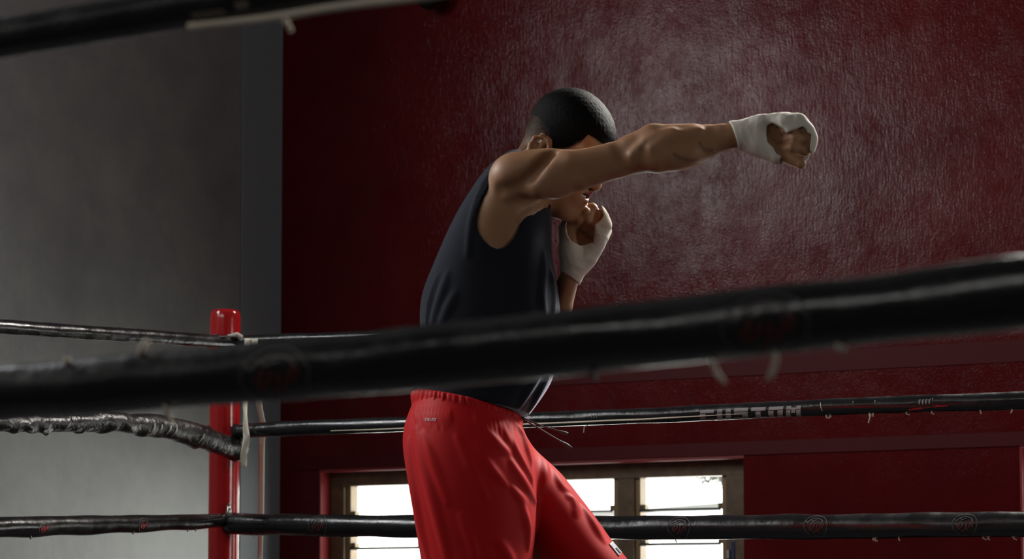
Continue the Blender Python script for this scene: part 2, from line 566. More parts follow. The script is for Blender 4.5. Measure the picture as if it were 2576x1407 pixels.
# outside the window: an overhanging branch and a pale awning
br = empty('tree', R(1.6, -4.3, 0)); tag(br, 'tree with hanging leafy branches outside the louvered window', 'tree')
tk = MB(); tk.tube([R(1.6, -4.3, -0.5), R(1.5, -4.3, 1.6), R(1.1, -4.2, 2.26), R(0.4, -4.1, 2.32), R(-0.2, -4.0, 2.25), R(-0.7, -4.0, 2.22)], lambda k: (0.12, 0.1, 0.05, 0.03, 0.012, 0.006)[k], 10)
tk.build('trunk', M['bark'], br, smooth=True)
lf = MB()
for k in range(520):
    a = rng.uniform(-0.5, 0.3) if k % 4 == 0 else rng.uniform(-0.36, 0.1)
    dens = np.clip((a + 0.7) / 0.6, 0.15, 1)
    z = 2.235 - abs(rng.normal(0, 0.022 * dens + 0.006)); b_ = -4 + rng.normal(0, 0.1)
    c = R(a, b_, z); d1 = Vector(rng.normal(size=3)).normalized(); d2_ = d1.orthogonal().normalized()
    n = len(lf.v); L = rng.uniform(0.012, 0.026)
    lf.v.extend([c - d1 * L, c + d2_ * L * 0.4, c + d1 * L, c - d2_ * L * 0.4]); lf.f.append((n, n + 1, n + 2, n + 3))
lf.build('leaves', M['leaf'], br)
rf = empty('awning', R(-1.3, -6, 0)); tag(rf, 'pale sloping awning edge seen outside through the right window panes', 'awning')
q = MB()
n0 = [R(-2.2, -6.0, 2.135), R(-0.2, -6.0, 2.235), R(-0.2, -6.25, 2.25), R(-2.2, -6.25, 2.15)]
for p in n0: q.v.append(p)
for p in n0: q.v.append(p - Vector((0, 0, 0.035)))
for f_ in ((0, 1, 2, 3), (7, 6, 5, 4), (0, 4, 5, 1), (1, 5, 6, 2), (2, 6, 7, 3), (3, 7, 4, 0)): q.f.append(f_)
q.build('awning_sheet', M['roof'], rf)
q = MB(); q.tube([R(-0.25, -6.12, -0.5), R(-0.25, -6.12, 2.19)], 0.03, 10); q.build('awning_pole', M['roof'], rf)

# small black dome fixture of unknown kind high on the red wall, cut by the top of the frame
fa, fz = wall_hit(1108, -2)
fx = empty('wall_fixture', R(fa, 0, fz)); tag(fx, 'small black rounded fixture high on the red wall', 'fixture')
q = MB(); q.sphere(R(fa, 0.07, fz), 0.045, 0.05, 0.05, 24, 14); q.build('dome', M['black_plastic'], fx, smooth=True)
q = MB(); q.tube([R(fa, -0.002, fz + 0.02), R(fa, 0.05, fz + 0.02)], 0.03, 20); q.build('bracket', M['black_plastic'], fx, smooth=True)
q = MB(); q.tube([R(fa + 0.035, 0.1, fz - 0.016), R(fa + 0.044, 0.09, fz + 0.004), R(fa + 0.042, 0.08, fz + 0.03), R(fa + 0.02, 0.06, fz + 0.05)], lambda k: (0.002, 0.006, 0.007, 0.006)[k], 10); q.build('cable', M['pale_cable'], fx, smooth=True)

# ------------------------------------------------------------------ boxing ring
PC = Vector((-0.787, 6.6, 0))
def RG(s, t, z): return PC + E1 * s + E2 * t + Vector((0, 0, z))
RS, RT, CZ = 5.0, 3.37, 1.06
pf = empty('ring_platform', RG(RS / 2, RT / 2, 0)); tag(pf, 'raised boxing ring platform the boxer stands on', 'boxing ring')
q = MB(); q.box(RG(RS / 2, RT / 2, CZ - 0.03), (E1, E2, Vector((0, 0, 1))), (RS / 2 + 0.4, RT / 2 + 0.4, 0.03)); q.build('canvas', M['canvas'], pf, bevel=0.01)
q = MB(); q.box(RG(RS / 2, RT / 2, (CZ - 0.06) / 2), (E1, E2, Vector((0, 0, 1))), (RS / 2 + 0.38, RT / 2 + 0.38, (CZ - 0.06) / 2)); q.build('skirt', M['skirt'], pf)

post_top = P(565, 781, 6.6).z
def post(s, t, label, detailed):
    root = empty('corner_post', RG(s, t, CZ)); tag(root, label, 'ring post', 'ring corner posts')
    r = 0.0418
    prof = [(CZ, r), (post_top - 0.025, r), (post_top - 0.012, r * 0.985), (post_top - 0.004, r * 0.93), (post_top, r * 0.82), (post_top + 0.001, r * 0.4)]
    n = 48; vs, qs = [], []
    zs = np.concatenate([np.linspace(CZ, post_top - 0.025, 30), [p[0] for p in prof[2:]]])
    rs = np.concatenate([np.full(30, r), [p[1] for p in prof[2:]]])
    c = RG(s, t, 0)
    for z, rr in zip(zs, rs):
        for j in range(n):
            a = 2 * math.pi * j / n
            vs.append((c.x + rr * math.cos(a), c.y + rr * math.sin(a), z))
    for i in range(len(zs) - 1):
        for j in range(n): qs.append((i * n + j, i * n + (j + 1) % n, (i + 1) * n + (j + 1) % n, (i + 1) * n + j))
    vs.append((c.x, c.y, post_top + 0.001)); k = len(vs) - 1; L = (len(zs) - 1) * n
    link('pole', mesh_np('pole', vs, qs, [(L + j, L + (j + 1) % n, k) for j in range(n)], M['post']), root)
    q = MB(); q.tube([c + Vector((0, 0, CZ)), c + Vector((0, 0, CZ + 0.02))], 0.09, 32); q.build('base_plate', M['dark_metal'], root)
    return root
rp = post(0, 0, 'red painted ring corner post on the left with black ropes hooked to it', True)
# eye bolt of the low rope and tape of the top rope on that post
ce = P(569, 1300, 6.55)
q = MB(); q.tube([ce + Vector((0.0, 0.012, -0.02)), ce + Vector((0.004, 0, 0.0)), ce + Vector((0.008, -0.004, 0.02)), ce + Vector((0.006, 0.008, 0.037))], lambda k: (0.006, 0.008, 0.007, 0.003)[k], 12)
q.build('eye_bolt', M['steel'], rp, smooth=True)
ct = P(592, 850, 6.56)
q = MB(); q.tube([ct + Vector((-0.02, -0.01, 0.004)), ct + Vector((0.005, -0.008, 0.008)), ct + Vector((0.016, 0.0, 0.0)), ct + Vector((0.018, 0.01, -0.01))], lambda k: (0.003, 0.007, 0.009, 0.007)[k], 10)
q.build('tape', M['tape'], rp, smooth=True)


# --- ropes: a tube along a path, with a frame so that prints and cords can lie on it
class Rope:
    def __init__(s, pts, dia, wob=0.0, seed=0, n=260, nr=28, crease=None):
        pts = np.array([tuple(p) for p in pts])
        # Catmull-Rom style smooth path through the points
        t = np.concatenate([[0], np.cumsum(np.linalg.norm(np.diff(pts, axis=0), axis=1))])
        tt = np.linspace(0, t[-1], n)
        c = np.stack([np.interp(tt, t, pts[:, k]) for k in range(3)], 1)
        ker = np.ones(15) / 15
        for _ in range(2):
            pad = np.concatenate([2 * c[:1] - c[1:8][::-1], c, 2 * c[-1:] - c[-8:-1][::-1]])
            c = np.stack([np.convolve(pad[:, k], ker, 'valid') for k in range(3)], 1)
        s.c, s.t = c, tt
        d = np.gradient(c, axis=0); d /= np.linalg.norm(d, axis=1)[:, None]
        s.d = d
        up = np.array([0, 0, 1.0]); s.side = np.cross(d, up); s.side /= np.linalg.norm(s.side, axis=1)[:, None]
        s.up = np.cross(s.side, d)
        s.r = (np.interp(tt, np.linspace(0, t[-1], len(dia)), dia) if np.ndim(dia) else np.full(n, dia)) / 2
        s.n, s.nr = n, nr
        g = np.random.default_rng(seed)
        ang = np.linspace(0, 2 * np.pi, nr, endpoint=False)
        rad = np.repeat(s.r[:, None], nr, 1)
        if wob:
            for _ in range(26):
                f1, f2, ph = g.uniform(3, 40), g.integers(0, 4), g.uniform(0, 6.28)
                rad = rad + wob * s.r[:, None] * np.sin(tt[:, None] * f1 + ang[None] * f2 + ph) / 9
        if crease is not None:
            rad = crease(tt[:, None], ang[None], rad)
        s.rad, s.ang = rad, ang

    def point(s, tl, ang, lift=0.0):
        """surface point at length tl and angle (0 = toward -side i.e. camera, pi/2 = up)"""
        c = np.array([np.interp(tl, s.t, s.c[:, k]) for k in range(3)])
        sd = np.array([np.interp(tl, s.t, s.side[:, k]) for k in range(3)])
        up = np.array([np.interp(tl, s.t, s.up[:, k]) for k in range(3)])
        i = min(s.n - 1, int(np.searchsorted(s.t, tl)))
        j = int(round((ang % (2 * np.pi)) / (2 * np.pi) * s.nr)) % s.nr
        r = s.rad[i, j] + lift
        return Vector(c + (sd * math.cos(ang) + up * math.sin(ang)) * r)

    def t_at(s, u, v=None):
        """length along the path whose projection falls at pixel column u"""
        q = s.c + s.side * s.r[:, None]
        uu = W / 2 + FPX * q[:, 0] / q[:, 1] / (math.cos(PITCH) + (q[:, 2] - CAMZ) / q[:, 1] * math.sin(PITCH))
        o = np.argsort(uu)
        return float(np.interp(u, uu[o], s.t[o]))

    def mesh(s, name, mt, parent):
        vs = s.c[:, None, :] + (s.side[:, None, :] * np.cos(s.ang)[None, :, None] + s.up[:, None, :] * np.sin(s.ang)[None, :, None]) * s.rad[:, :, None]
        n, nr = s.n, s.nr
        i = np.arange(n - 1)[:, None] * nr; j = np.arange(nr)[None]; j2 = (j + 1) % nr
        qs = np.stack([i + j, i + j2, i + nr + j2, i + nr + j], -1).reshape(-1, 4)
        v = vs.reshape(-1, 3)
        v = np.concatenate([v, s.c[:1], s.c[-1:]])
        k = n * nr
        tris = [(k, (j + 1) % nr, j) for j in range(nr)] + [(k + 1, (n - 1) * nr + j, (n - 1) * nr + (j + 1) % nr) for j in range(nr)]
        return link(name, mesh_np(name, v, qs, tris, mt), parent)

    def patch(s, mb, quad2d, t0, a0, sc=1.0, lift=0.0012, nu=4, nv=3):
        """a quad in (along, around) metres drawn on the rope surface round (t0, a0); y is up"""
        (x0, y0), (x1, y1), (x2, y2), (x3, y3) = quad2d
        base = len(mb.v)
        r = float(np.interp(t0, s.t, s.r))
        for b in range(nv + 1):
            for a in range(nu + 1):
                fa, fb = a / nu, b / nv
                x = (x0 * (1 - fa) + x1 * fa) * (1 - fb) + (x3 * (1 - fa) + x2 * fa) * fb
                y = (y0 * (1 - fa) + y1 * fa) * (1 - fb) + (y3 * (1 - fa) + y2 * fa) * fb
                mb.v.append(s.point(t0 + x * sc, a0 + y * sc / r, lift))
        w = nu + 1
        for b in range(nv):
            for a in range(nu):
                mb.f.append((base + b * w + a, base + b * w + a + 1, base + (b + 1) * w + a + 1, base + (b + 1) * w + a))

    def stroke(s, mb, pts, wd, t0, a0, lift=0.0012):
        for (xa, ya), (xb, yb) in zip(pts[:-1], pts[1:]):
            d = math.hypot(xb - xa, yb - ya) or 1e-6
            nx, ny = -(yb - ya) / d * wd / 2, (xb - xa) / d * wd / 2
            s.patch(mb, [(xa - nx, ya - ny), (xb - nx, yb - ny), (xb + nx, yb + ny), (xa + nx, ya + ny)], t0, a0, 1.0, lift, 2, 1)


def emblem(rope, root, u, a0, size, outer='print_dim', inner='print_dimred', squash=1.0, full=True):
    """round printed badge with a fist-like red device in the middle"""
    t0 = rope.t_at(u)
    k = size
    arc = [(k * 1.05 * math.cos(a), k * squash * math.sin(a)) for a in np.linspace(0.05 * math.pi, 0.98 * math.pi, 18)]
    low = [(-0.95 * k, -0.3 * k * squash), (-0.62 * k, -0.62 * k * squash), (-0.42 * k, -0.86 * k * squash), (-0.12 * k, -0.76 * k * squash), (0.15 * k, -0.9 * k * squash), (0.55 * k, -0.8 * k * squash), (0.85 * k, -0.4 * k * squash)]
    mb = MB()
    rope.stroke(mb, arc + low + [arc[0]], 0.0012 + 0.02 * k, t0, a0)
    arc2 = [(0.78 * k * math.cos(a), 0.72 * k * squash * math.sin(a)) for a in np.linspace(0.2 * math.pi, 0.85 * math.pi, 12)]
    rope.stroke(mb, arc2 + [(-0.9 * k, 0.52 * k * squash)], 0.1 * k, t0, a0)
    rope.stroke(mb, [(-0.42 * k, 0.6 * k * squash), (-0.25 * k, 0.42 * k * squash), (-0.05 * k, 0.52 * k * squash), (0.15 * k, 0.54 * k * squash)], 0.08 * k, t0, a0, 0.0018)
    e = mb.build('emblem', M[outer], root)
    mb = MB()
    for pts in ([(-0.5, -0.1), (-0.35, 0.35)], [(-0.55, -0.3), (-0.2, -0.05), (-0.1, 0.25)], [(-0.3, -0.55), (0.0, -0.3), (0.15, 0.2)], [(0.1, -0.45), (0.4, 0.05)], [(0.55, 0.45), (0.7, 0.1)], [(0.4, 0.25), (0.62, -0.15)], [(-0.6, 0.05), (-0.55, -0.25)]):
        rope.stroke(mb, [(x * k, y * k * squash) for x, y in pts], 0.13 * k, t0, a0)
    mb.build('emblem_device', M[inner], e)


def lace(rope, root, tl, pts, rad, mt='cord'):
    """loose end of the lacing that closes the cover: (along, out-angle, lift) stations"""
    q = MB()
    q.tube([rope.point(tl + x, a, l) for x, a, l in pts], lambda k: rad * (1.0 if k else 0.8), 8)
    q.build('lace_end', M[mt], root, smooth=True)


def rope_thing(label, pts, dia, mt='vinyl', wob=0.06, seed=1, group=None, **kw):
    r = Rope(pts, dia, wob, seed, **kw)
    root = empty('ring_rope', Vector(r.c[0]))
    tag(root, label, 'ring rope', group)
    r.mesh('cover', M[mt], root)
    return r, root


def on_side(u, v, s_or_t, side):
    """pixel -> point in the vertical plane of one ring side ('rear': t=0, 'left': s=0, 'front': t=RT)"""
    o = Vector((0, 0, CAMZ)); d = P(u, v, 1.0) - o
    n, base = (E2, RG(0, 0, 0)) if side == 'rear' else ((E1, RG(0, 0, 0)) if side == 'left' else (E2, RG(0, RT, 0)))
    if s_or_t: base = base + n * s_or_t
    t = (base - o).dot(n) / d.dot(n)
    return o + d * t


# far side (behind the boxer)
GR = 'ropes along the far side of the ring'
def extend(pts, a, b):
    """carry the first and last points on past the frame"""
    p = [Vector(x) for x in pts]
    d0 = (p[0] - p[1]).normalized(); d1 = (p[-1] - p[-2]).normalized()
    return ([p[0] + d0 * a] if a else []) + p + ([p[-1] + d1 * b] if b else [])
zA = P(604, 858, 6.58).z
pts = [on_side(600, 860, 0.0, 'rear'), RG(0.9, 0, zA - 0.03), RG(2.0, 0, zA - 0.06), RG(RS - 0.06, 0, zA + 0.0)]
ra, ra_root = rope_thing('top black rope on the far side, mostly hidden behind the near rope', pts, 0.036, seed=3, group=GR)
pts = extend([on_side(u, v, 0.03, 'rear') for u, v in ((592, 1086), (650, 1082), (820, 1074), (1020, 1068), (1310, 1058), (1660, 1045), (2000, 1028), (2300, 1016), (2576, 1008))], 0, 2.65)
rb, rb_root = rope_thing('black far-side rope at the waist of the boxer, printed CUSTOM in grey', pts, [0.041, 0.038, 0.042, 0.045, 0.045], seed=4, group=GR)
pts = extend([on_side(u, v, 0.03, 'rear') for u, v in ((577, 1318), (800, 1323), (1200, 1327), (1660, 1329), (2100, 1325), (2576, 1319))], 0, 2.65)
rc, rc_root = rope_thing('lowest thick black rope on the far side, crossing in front of the window', pts, 0.0585, seed=5, group=GR)
# CUSTOM lettering, cut by horizontal stencil gaps
def letters(rope, root, u0, u1, a_top, hgt, mt):
    t0, t1 = rope.t_at(u0), rope.t_at(u1)
    Wd = (t1 - t0) / 6 * 0.82; stp = (t1 - t0) / 6
    G = {'C': [(0, 0, 1, .26), (0, .31, .4, .62), (0, .67, .4, .8), (0, .78, 1, 1)],
         'U': [(0, 0, .38, .26), (.62, 0, 1, .26), (0, .31, .38, .8), (.62, .31, 1, .8), (0, .78, 1, 1)],
         'S': [(0, 0, 1, .26), (0, .31, 1, .5), (.6, .5, 1, .75), (0, .78, 1, 1)],
         'T': [(0, 0, 1, .26), (.32, .31, .68, 1)],
         'O': [(0, 0, 1, .26), (0, .31, .36, .74), (.64, .31, 1, .74), (0, .78, .36, 1), (.64, .78, 1, 1), (.36, .84, .64, 1)],
         'M': [(0, 0, .32, .26), (.68, 0, 1, .26), (.32, .14, .5, .3), (.5, .14, .68, .3), (0, .31, .3, 1), (.7, .31, 1, 1), (.36, .31, .64, .56)]}
    mb = MB()
    for i, ch in enumerate('CUSTOM'):
        for x0, y0, x1, y1 in G[ch]:
            sk = 0.22
            f = lambda x, y: (i * stp + x * Wd + (1 - y) * sk * Wd * 0.7, -y * hgt)
            rope.patch(mb, [f(x0, y0), f(x1, y0), f(x1, y1), f(x0, y1)], t0, a_top)
    mb.build('lettering', M[mt], root)
letters(rb, rb_root, 1757, 2018, 0.26, 0.029, 'print_white')
# thin pale strand laid along the underside of that rope
q = MB()
tt = np.linspace(rb.t_at(830), rb.t_at(1880), 40)
q.tube([rb.point(t, -0.62 + 0.22 * (k / 39.0) ** 3, 0.0015) for k, t in enumerate(tt)], lambda k: 0.0022 * min(1, 0.4 + k / 14, (39.5 - k) / 8), 8)
q.build('pale_strand', M['cord'], rb_root, smooth=True)
# small red and white badge further along, and a fainter one
t0 = rb.t_at(2335)
mb = MB()
for k, x in enumerate((-0.022, -0.014, -0.006, 0.002)):
    rb.stroke(mb, [(x, 0.006), (x + 0.001, -0.004)], 0.0028, t0, 0.05); rb.stroke(mb, [(x, 0.006), (x + 0.004, 0.006)], 0.002, t0, 0.05)
mb.build('badge_letters', M['print_white'], rb_root)
mb = MB(); rb.stroke(mb, [(-0.05, -0.016), (-0.03, -0.014)], 0.005, t0, 0.05); rb.stroke(mb, [(-0.03, -0.014), (-0.015, -0.013)], 0.004, t0, 0.05); rb.stroke(mb, [(-0.015, -0.013), (0.015, -0.011)], 0.0012, t0, 0.05); rb.stroke(mb, [(0.015, -0.010), (0.028, -0.009)], 0.004, t0, 0.05); rb.stroke(mb, [(0.028, -0.010), (0.047, -0.009)], 0.003, t0, 0.05)
mb.build('badge_stripe', M['print_red'], rb_root)
t0 = rb.t_at(1497); mb = MB()
for x in (-0.01, -0.003, 0.004): rb.stroke(mb, [(x, 0.006), (x + 0.001, -0.003)], 0.003, t0, 0.0)
mb.build('badge_letters', M['print_dim'], rb_root)
for u, o_, i_ in ((800, 'print_dim', 'print_dimred'), (1708, 'print_dim', 'print_dimred'), (2052, 'print_dim', 'print_dimred'), (2427, 'print_dim', 'print_dimred')):
    emblem(rc, rc_root, u, -0.05, 0.029, o_, i_)
for rp_, rr_, us in ((rc, rc_root, (628, 641, 1690, 2190, 2195, 2255, 2465, 2480, 2540)), (rb, rb_root, (2072, 2080, 2182, 2192, 2275, 2340, 2460, 2540))):
    for u in us:
        tl = rp_.t_at(u)
        lace(rp_, rr_, tl, [(0, -1.2, -0.002), (random.uniform(-.004, .004), -1.35, 0.003), (random.uniform(-.004, .008), -1.5, 0.006)], 0.0016)
lace(rb, rb_root, rb.t_at(2182), [(0, -1.1, 0), (0.001, -1.3, 0.010), (-0.004, -1.45, 0.022)], 0.0013)
lace(rb, rb_root, rb.t_at(1462), [(0.012, -1.2, 0.001), (0.002, -1.3, 0.004), (-0.001, -1.45, 0.018)], 0.0012)
for u in (2063, 2145, 2200, 2345): # thin stitched creases across the cover
    lace(rb, rb_root, rb.t_at(u), [(0.0, 0.5, 0.0004), (0.001, 0.1, 0.0005), (0.005, -0.4, 0.0004)], 0.0009, 'print_dim')
lace(rb, rb_root, rb.t_at(2064), [(0.0, 0.3, 0.0004), (0.001, 0.0, 0.0008), (0.004, -0.5, 0.0006)], 0.0011, 'cord')

# left side ropes
GL = 'ropes along the left side of the ring'
def left_pts(px, off=0.03): return [on_side(u, v, off, 'left') for u, v in px]
pts = extend(left_pts(((0, 822), (200, 836), (400, 849), (500, 857), (600, 861))), 2.45, 0)
def crease_soft(t, a, rad):
    return rad * (1 + 0.02 * np.sin(t * 160 + 3 * np.sin(a)) * np.clip(np.sin(t * 7), 0, 1)) + 0.0016 * np.clip(np.sin(t * 46 + 0.8 * np.sin(2 * a)), 0.6, 1)
rla, rla_root = rope_thing('top black rope running from the red corner post to the left edge', pts, 0.034, 'vinyl', 0.05, 8, GL, crease=crease_soft)
pts = extend(left_pts(((0, 1064), (140, 1064), (260, 1060), (350, 1065), (430, 1078), (500, 1098), (555, 1120), (602, 1130)), 0.05), 2.45, 0)
def crease_hard(t, a, rad):
    g = np.random.default_rng(12)
    out = rad.copy()
    for _ in range(60):
        c, an, wd, am = g.uniform(t.max() * 0.55, t.max()), g.uniform(0, 6.28), g.uniform(0.006, 0.02), g.uniform(-0.006, 0.007)
        sk = g.uniform(-0.03, 0.03)
        out += am * np.exp(-(((t - c - sk * np.sin(a - an)) / wd) ** 2)) * np.clip(np.cos(a - an), 0, 1) ** 1.5
    return out
rlb, rlb_root = rope_thing('sagging torn black rope cover that ends in an open cuff at the corner post', pts, [0.045] * 12 + [0.042, 0.04, 0.043, 0.047, 0.052, 0.058, 0.062, 0.056], 'vinyl_torn', 0.12, 9, GL, n=420, nr=40, crease=crease_hard)
mb = MB()
for u in (20, 55, 80, 118, 150, 175, 205, 235):
    t0 = rlb.t_at(u); k = random.uniform(0.008, 0.012)
    rlb.patch(mb, [(-k, 0.003), (k, 0.006), (k * 1.2, -0.006), (-k * 0.8, -0.007)], t0, -0.9)
mb.build('lettering', M['print_white'], rlb_root)
for u in (385, 405, 425, 440, 508):
    t0 = rlb.t_at(u)
    q = MB(); h_ = random.uniform(0.2, 0.5)
    q.tube([rlb.point(t0, -0.5 - h_, 0.0005), rlb.point(t0 + 0.004, -0.2, 0.003), rlb.point(t0 + 0.009, 0.1, 0.001)], lambda k: (0.002, 0.003, 0.0008)[k], 8)
    q.build('torn_flap', M['tape'], rlb_root, smooth=True)
pts = extend(left_pts(((0, 1327), (250, 1320), (400, 1316), (500, 1313), (566, 1309))), 2.45, 0)
rlc, rlc_root = rope_thing('lowest black rope on the left side with red printed badges', pts, [0.05] * 5 + [0.05, 0.046, 0.036], 'vinyl', 0.05, 10, GL, crease=lambda t, a, r: r + 0.003 * np.clip(np.cos(a + 1.5), 0, 1) ** 6 * (0.5 + 0.5 * np.sin(t * 30)))
for u in (112, 362):
    emblem(rlc, rlc_root, u, -0.25, 0.019, 'print_dim', 'print_red')
for u in (88, 345, 480, 500): lace(rlc, rlc_root, rlc.t_at(u), [(0, -1.1, -0.001), (0.003, -1.3, 0.003), (0.008, -1.5, 0.002)], 0.002, 'tape')

# near side ropes, out of focus
GF = 'ropes along the near side of the ring'
px = [(0, 990), (350, 962), (700, 932), (1000, 908), (1288, 878), (1660, 837), (2100, 790), (2576, 736)]
pts = extend([on_side(u, v, 0, 'front') for u, v in px], 2.16, 1.58)
rf2, rf2_root = rope_thing('thick black near rope crossing in front of the boxer, blurred', pts, 0.0605, 'vinyl', 0.05, 11, GF, n=420, nr=40)
emblem(rf2, rf2_root, 690, -0.4, 0.04, 'print_dim', 'print_dimred', 0.8)
emblem(rf2, rf2_root, 1925, -0.4, 0.04, 'print_dim', 'print_dimred', 0.8)
lace(rf2, rf2_root, rf2.t_at(1760), [(0, -1.25, -0.003), (0.001, -1.4, 0.006), (0.003, -1.45, 0.013), (0.009, -1.5, 0.021)], 0.0024)
lace(rf2, rf2_root, rf2.t_at(1924), [(0, -1.2, -0.002), (-0.001, -1.35, 0.006), (-0.006, -1.45, 0.016), (-0.011, -1.5, 0.022)], 0.0026)
lace(rf2, rf2_root, rf2.t_at(2078), [(0, -1.2, -0.003), (0.002, -1.35, 0.002), (0.005, -1.45, 0.005)], 0.0042)
lace(rf2, rf2_root, rf2.t_at(143), [(0, 0.9, -0.003), (0.001, 1.05, 0.002), (0.001, 1.1, 0.004)], 0.0038)
lace(rf2, rf2_root, rf2.t_at(325), [(0, 1.0, -0.002), (0.005, 1.15, 0.006), (0.009, 1.25, 0.012)], 0.0036)
lace(rf2, rf2_root, rf2.t_at(385), [(0, -1.1, -0.003), (0.001, -1.3, 0.006), (0.0, -1.5, 0.014)], 0.003)
lace(rf2, rf2_root, rf2.t_at(1455), [(0, -1.1, -0.003), (0.001, -1.3, 0.003), (0.0, -1.5, 0.006)], 0.003, 'print_dim')
px = [(0, 98), (300, 46), (560, 3), (900, -50), (1400, -118), (2000, -200)]
pts = extend([on_side(u, v, 0, 'front') for u, v in px], 2.16, 1.8)
rf1, rf1_root = rope_thing('upper black near rope at the top left, blurred, with a pale cord under it', pts, 0.043, 'vinyl', 0.06, 13, GF, n=300)
q = MB(); tt = np.linspace(rf1.t_at(455), rf1.t_at(1500), 30)
q.tube([rf1.point(t, -1.25, 0.0025 + 0.004 * min(1, k / 6)) for k, t in enumerate(tt)], lambda k: 0.0042, 10); q.build('pale_strand', M['cord'], rf1_root, smooth=True)
lace(rf1, rf1_root, rf1.t_at(695), [(0, -1.2, 0.004), (0.003, -1.3, 0.012), (0.008, -1.4, 0.022)], 0.0028)
q = MB()
rf1.patch(q, [(-0.022, 0.004), (0.02, 0.003), (0.022, -0.005), (-0.02, -0.005)], rf1.t_at(520), -0.75, lift=0.0015); q.build('torn_flap', M['worn'], rf1_root)
q = MB()
rf1.patch(q, [(-0.008, 0.004), (0.008, 0.004), (0.009, -0.003), (-0.008, -0.004)], rf1.t_at(605), -0.6, lift=0.0015); q.build('torn_flap', M['worn'], rf1_root)

# other three posts stand outside the frame
post(RS, 0, 'red ring post at the far right corner, outside the frame', False)
post(0, RT, 'red ring post at the near left corner, outside the frame', False)
post(RS, RT, 'red ring post at the near right corner, outside the frame', False)

# cream straps hanging from the top far rope by the post
def strap(label, px, wds, twist, d):
    vs, qs = [], []
    n = 60
    pp = np.array(px, float); t = np.linspace(0, 1, len(pp)); tt = np.linspace(0, 1, n)
    us = np.interp(tt, t, pp[:, 0]); vv = np.interp(tt, t, pp[:, 1]); ds = np.interp(tt, t, pp[:, 2]); ws = np.interp(tt, np.linspace(0, 1, len(wds)), wds); tw = np.interp(tt, np.linspace(0, 1, len(twist)), twist)
    ker = np.ones(5) / 5
    us = np.convolve(np.pad(us, 2, 'edge'), ker, 'valid')
    for i in range(n):
        c = P(us[i], vv[i], ds[i])
        ax = Vector((math.cos(tw[i]), math.sin(tw[i]), 0)) * ws[i] / 2; nn = Vector((-math.sin(tw[i]), math.cos(tw[i]), 0)) * 0.0011
        for sx, sy in ((-1, -1), (-.5, -1.3), (0, -1.4), (.5, -1.3), (1, -1), (1, 1), (0, 1.3), (-1, 1)): vs.append(c + ax * sx + nn * sy)
    for i in range(n - 1):
        for j in range(8): qs.append((i * 8 + j, i * 8 + (j + 1) % 8, (i + 1) * 8 + (j + 1) % 8, (i + 1) * 8 + j))
    mb = MB(); mb.v = vs; mb.f = qs + [tuple(range(7, -1, -1)), tuple((n - 1) * 8 + j for j in range(8))]
    o = mb.build('hanging_strap', M['strap'], smooth=True)
    return tag(o, label, 'strap', 'cream straps by the corner post')
strap('short twisted cream strap hanging close beside the red corner post', [(624, 852, 6.50), (618, 920, 6.49), (616, 1020, 6.48), (618, 1080, 6.48), (621, 1105, 6.48), (613, 1140, 6.48), (613, 1175, 6.48)], [0.017, 0.016, 0.012, 0.018, 0.02, 0.016], [0.2, 0.1, 0.9, -0.1, 0.9, 0.1], 6.5)
strap('long cream strap hanging behind the lower far ropes beside the corner post', [(640, 853, 6.50), (645, 960, 6.52), (652, 1020, 6.58), (661, 1070, 6.66), (658, 1120, 6.68), (657, 1300, 6.68), (654, 1420, 6.68), (651, 1640, 6.68)], [0.017, 0.016, 0.016, 0.018, 0.016, 0.013, 0.013], [0.1, 0.1, 0.4, 0.1, 0.0, 0.1, 0.6], 6.6)
# their loops over the rope
for u in (622, 642):
    pass
#BOXER#
# ------------------------------------------------------------------ signed distance modelling of the boxer
class F:
    c = None; rad = 1e9
    def all(s): return [s]


class Cone(F):
    def __init__(s, a, b, ra, rb, flat=None):
        s.a, s.b = np.array(a, float), np.array(b, float); s.ra, s.rb = ra, rb
        s.ab = s.b - s.a; s.l2 = max(float(s.ab @ s.ab), 1e-12)
        s.c = (s.a + s.b) / 2; s.rad = math.sqrt(s.l2) / 2 + max(ra, rb)
        s.flat = flat
    def ev(s, p, keep=None):
        q = p - s.a
        if s.flat is not None:
            n, k = s.flat
            q = q + n * ((q @ n) * (1 / k - 1))[:, None]
        t = np.clip(q @ s.ab / s.l2, 0, 1)
        d = np.linalg.norm(q - t[:, None] * s.ab, axis=1) - (s.ra + (s.rb - s.ra) * t)
        return d * (s.flat[1] if s.flat is not None else 1.0)


class Ell(F):
    def __init__(s, c, r, axes=None):
        s.c = np.array(c, float); s.r = np.array(r, float); s.m = np.array(axes, float) if axes is not None else np.eye(3)
        s.rad = float(max(r))
    def ev(s, p, keep=None):
        q = (p - s.c) @ s.m.T
        k0 = np.linalg.norm(q / s.r, axis=1); k1 = np.linalg.norm(q / s.r ** 2, axis=1)
        return np.where(k1 > 1e-6, k0 * (k0 - 1) / np.maximum(k1, 1e-6), -min(s.r))


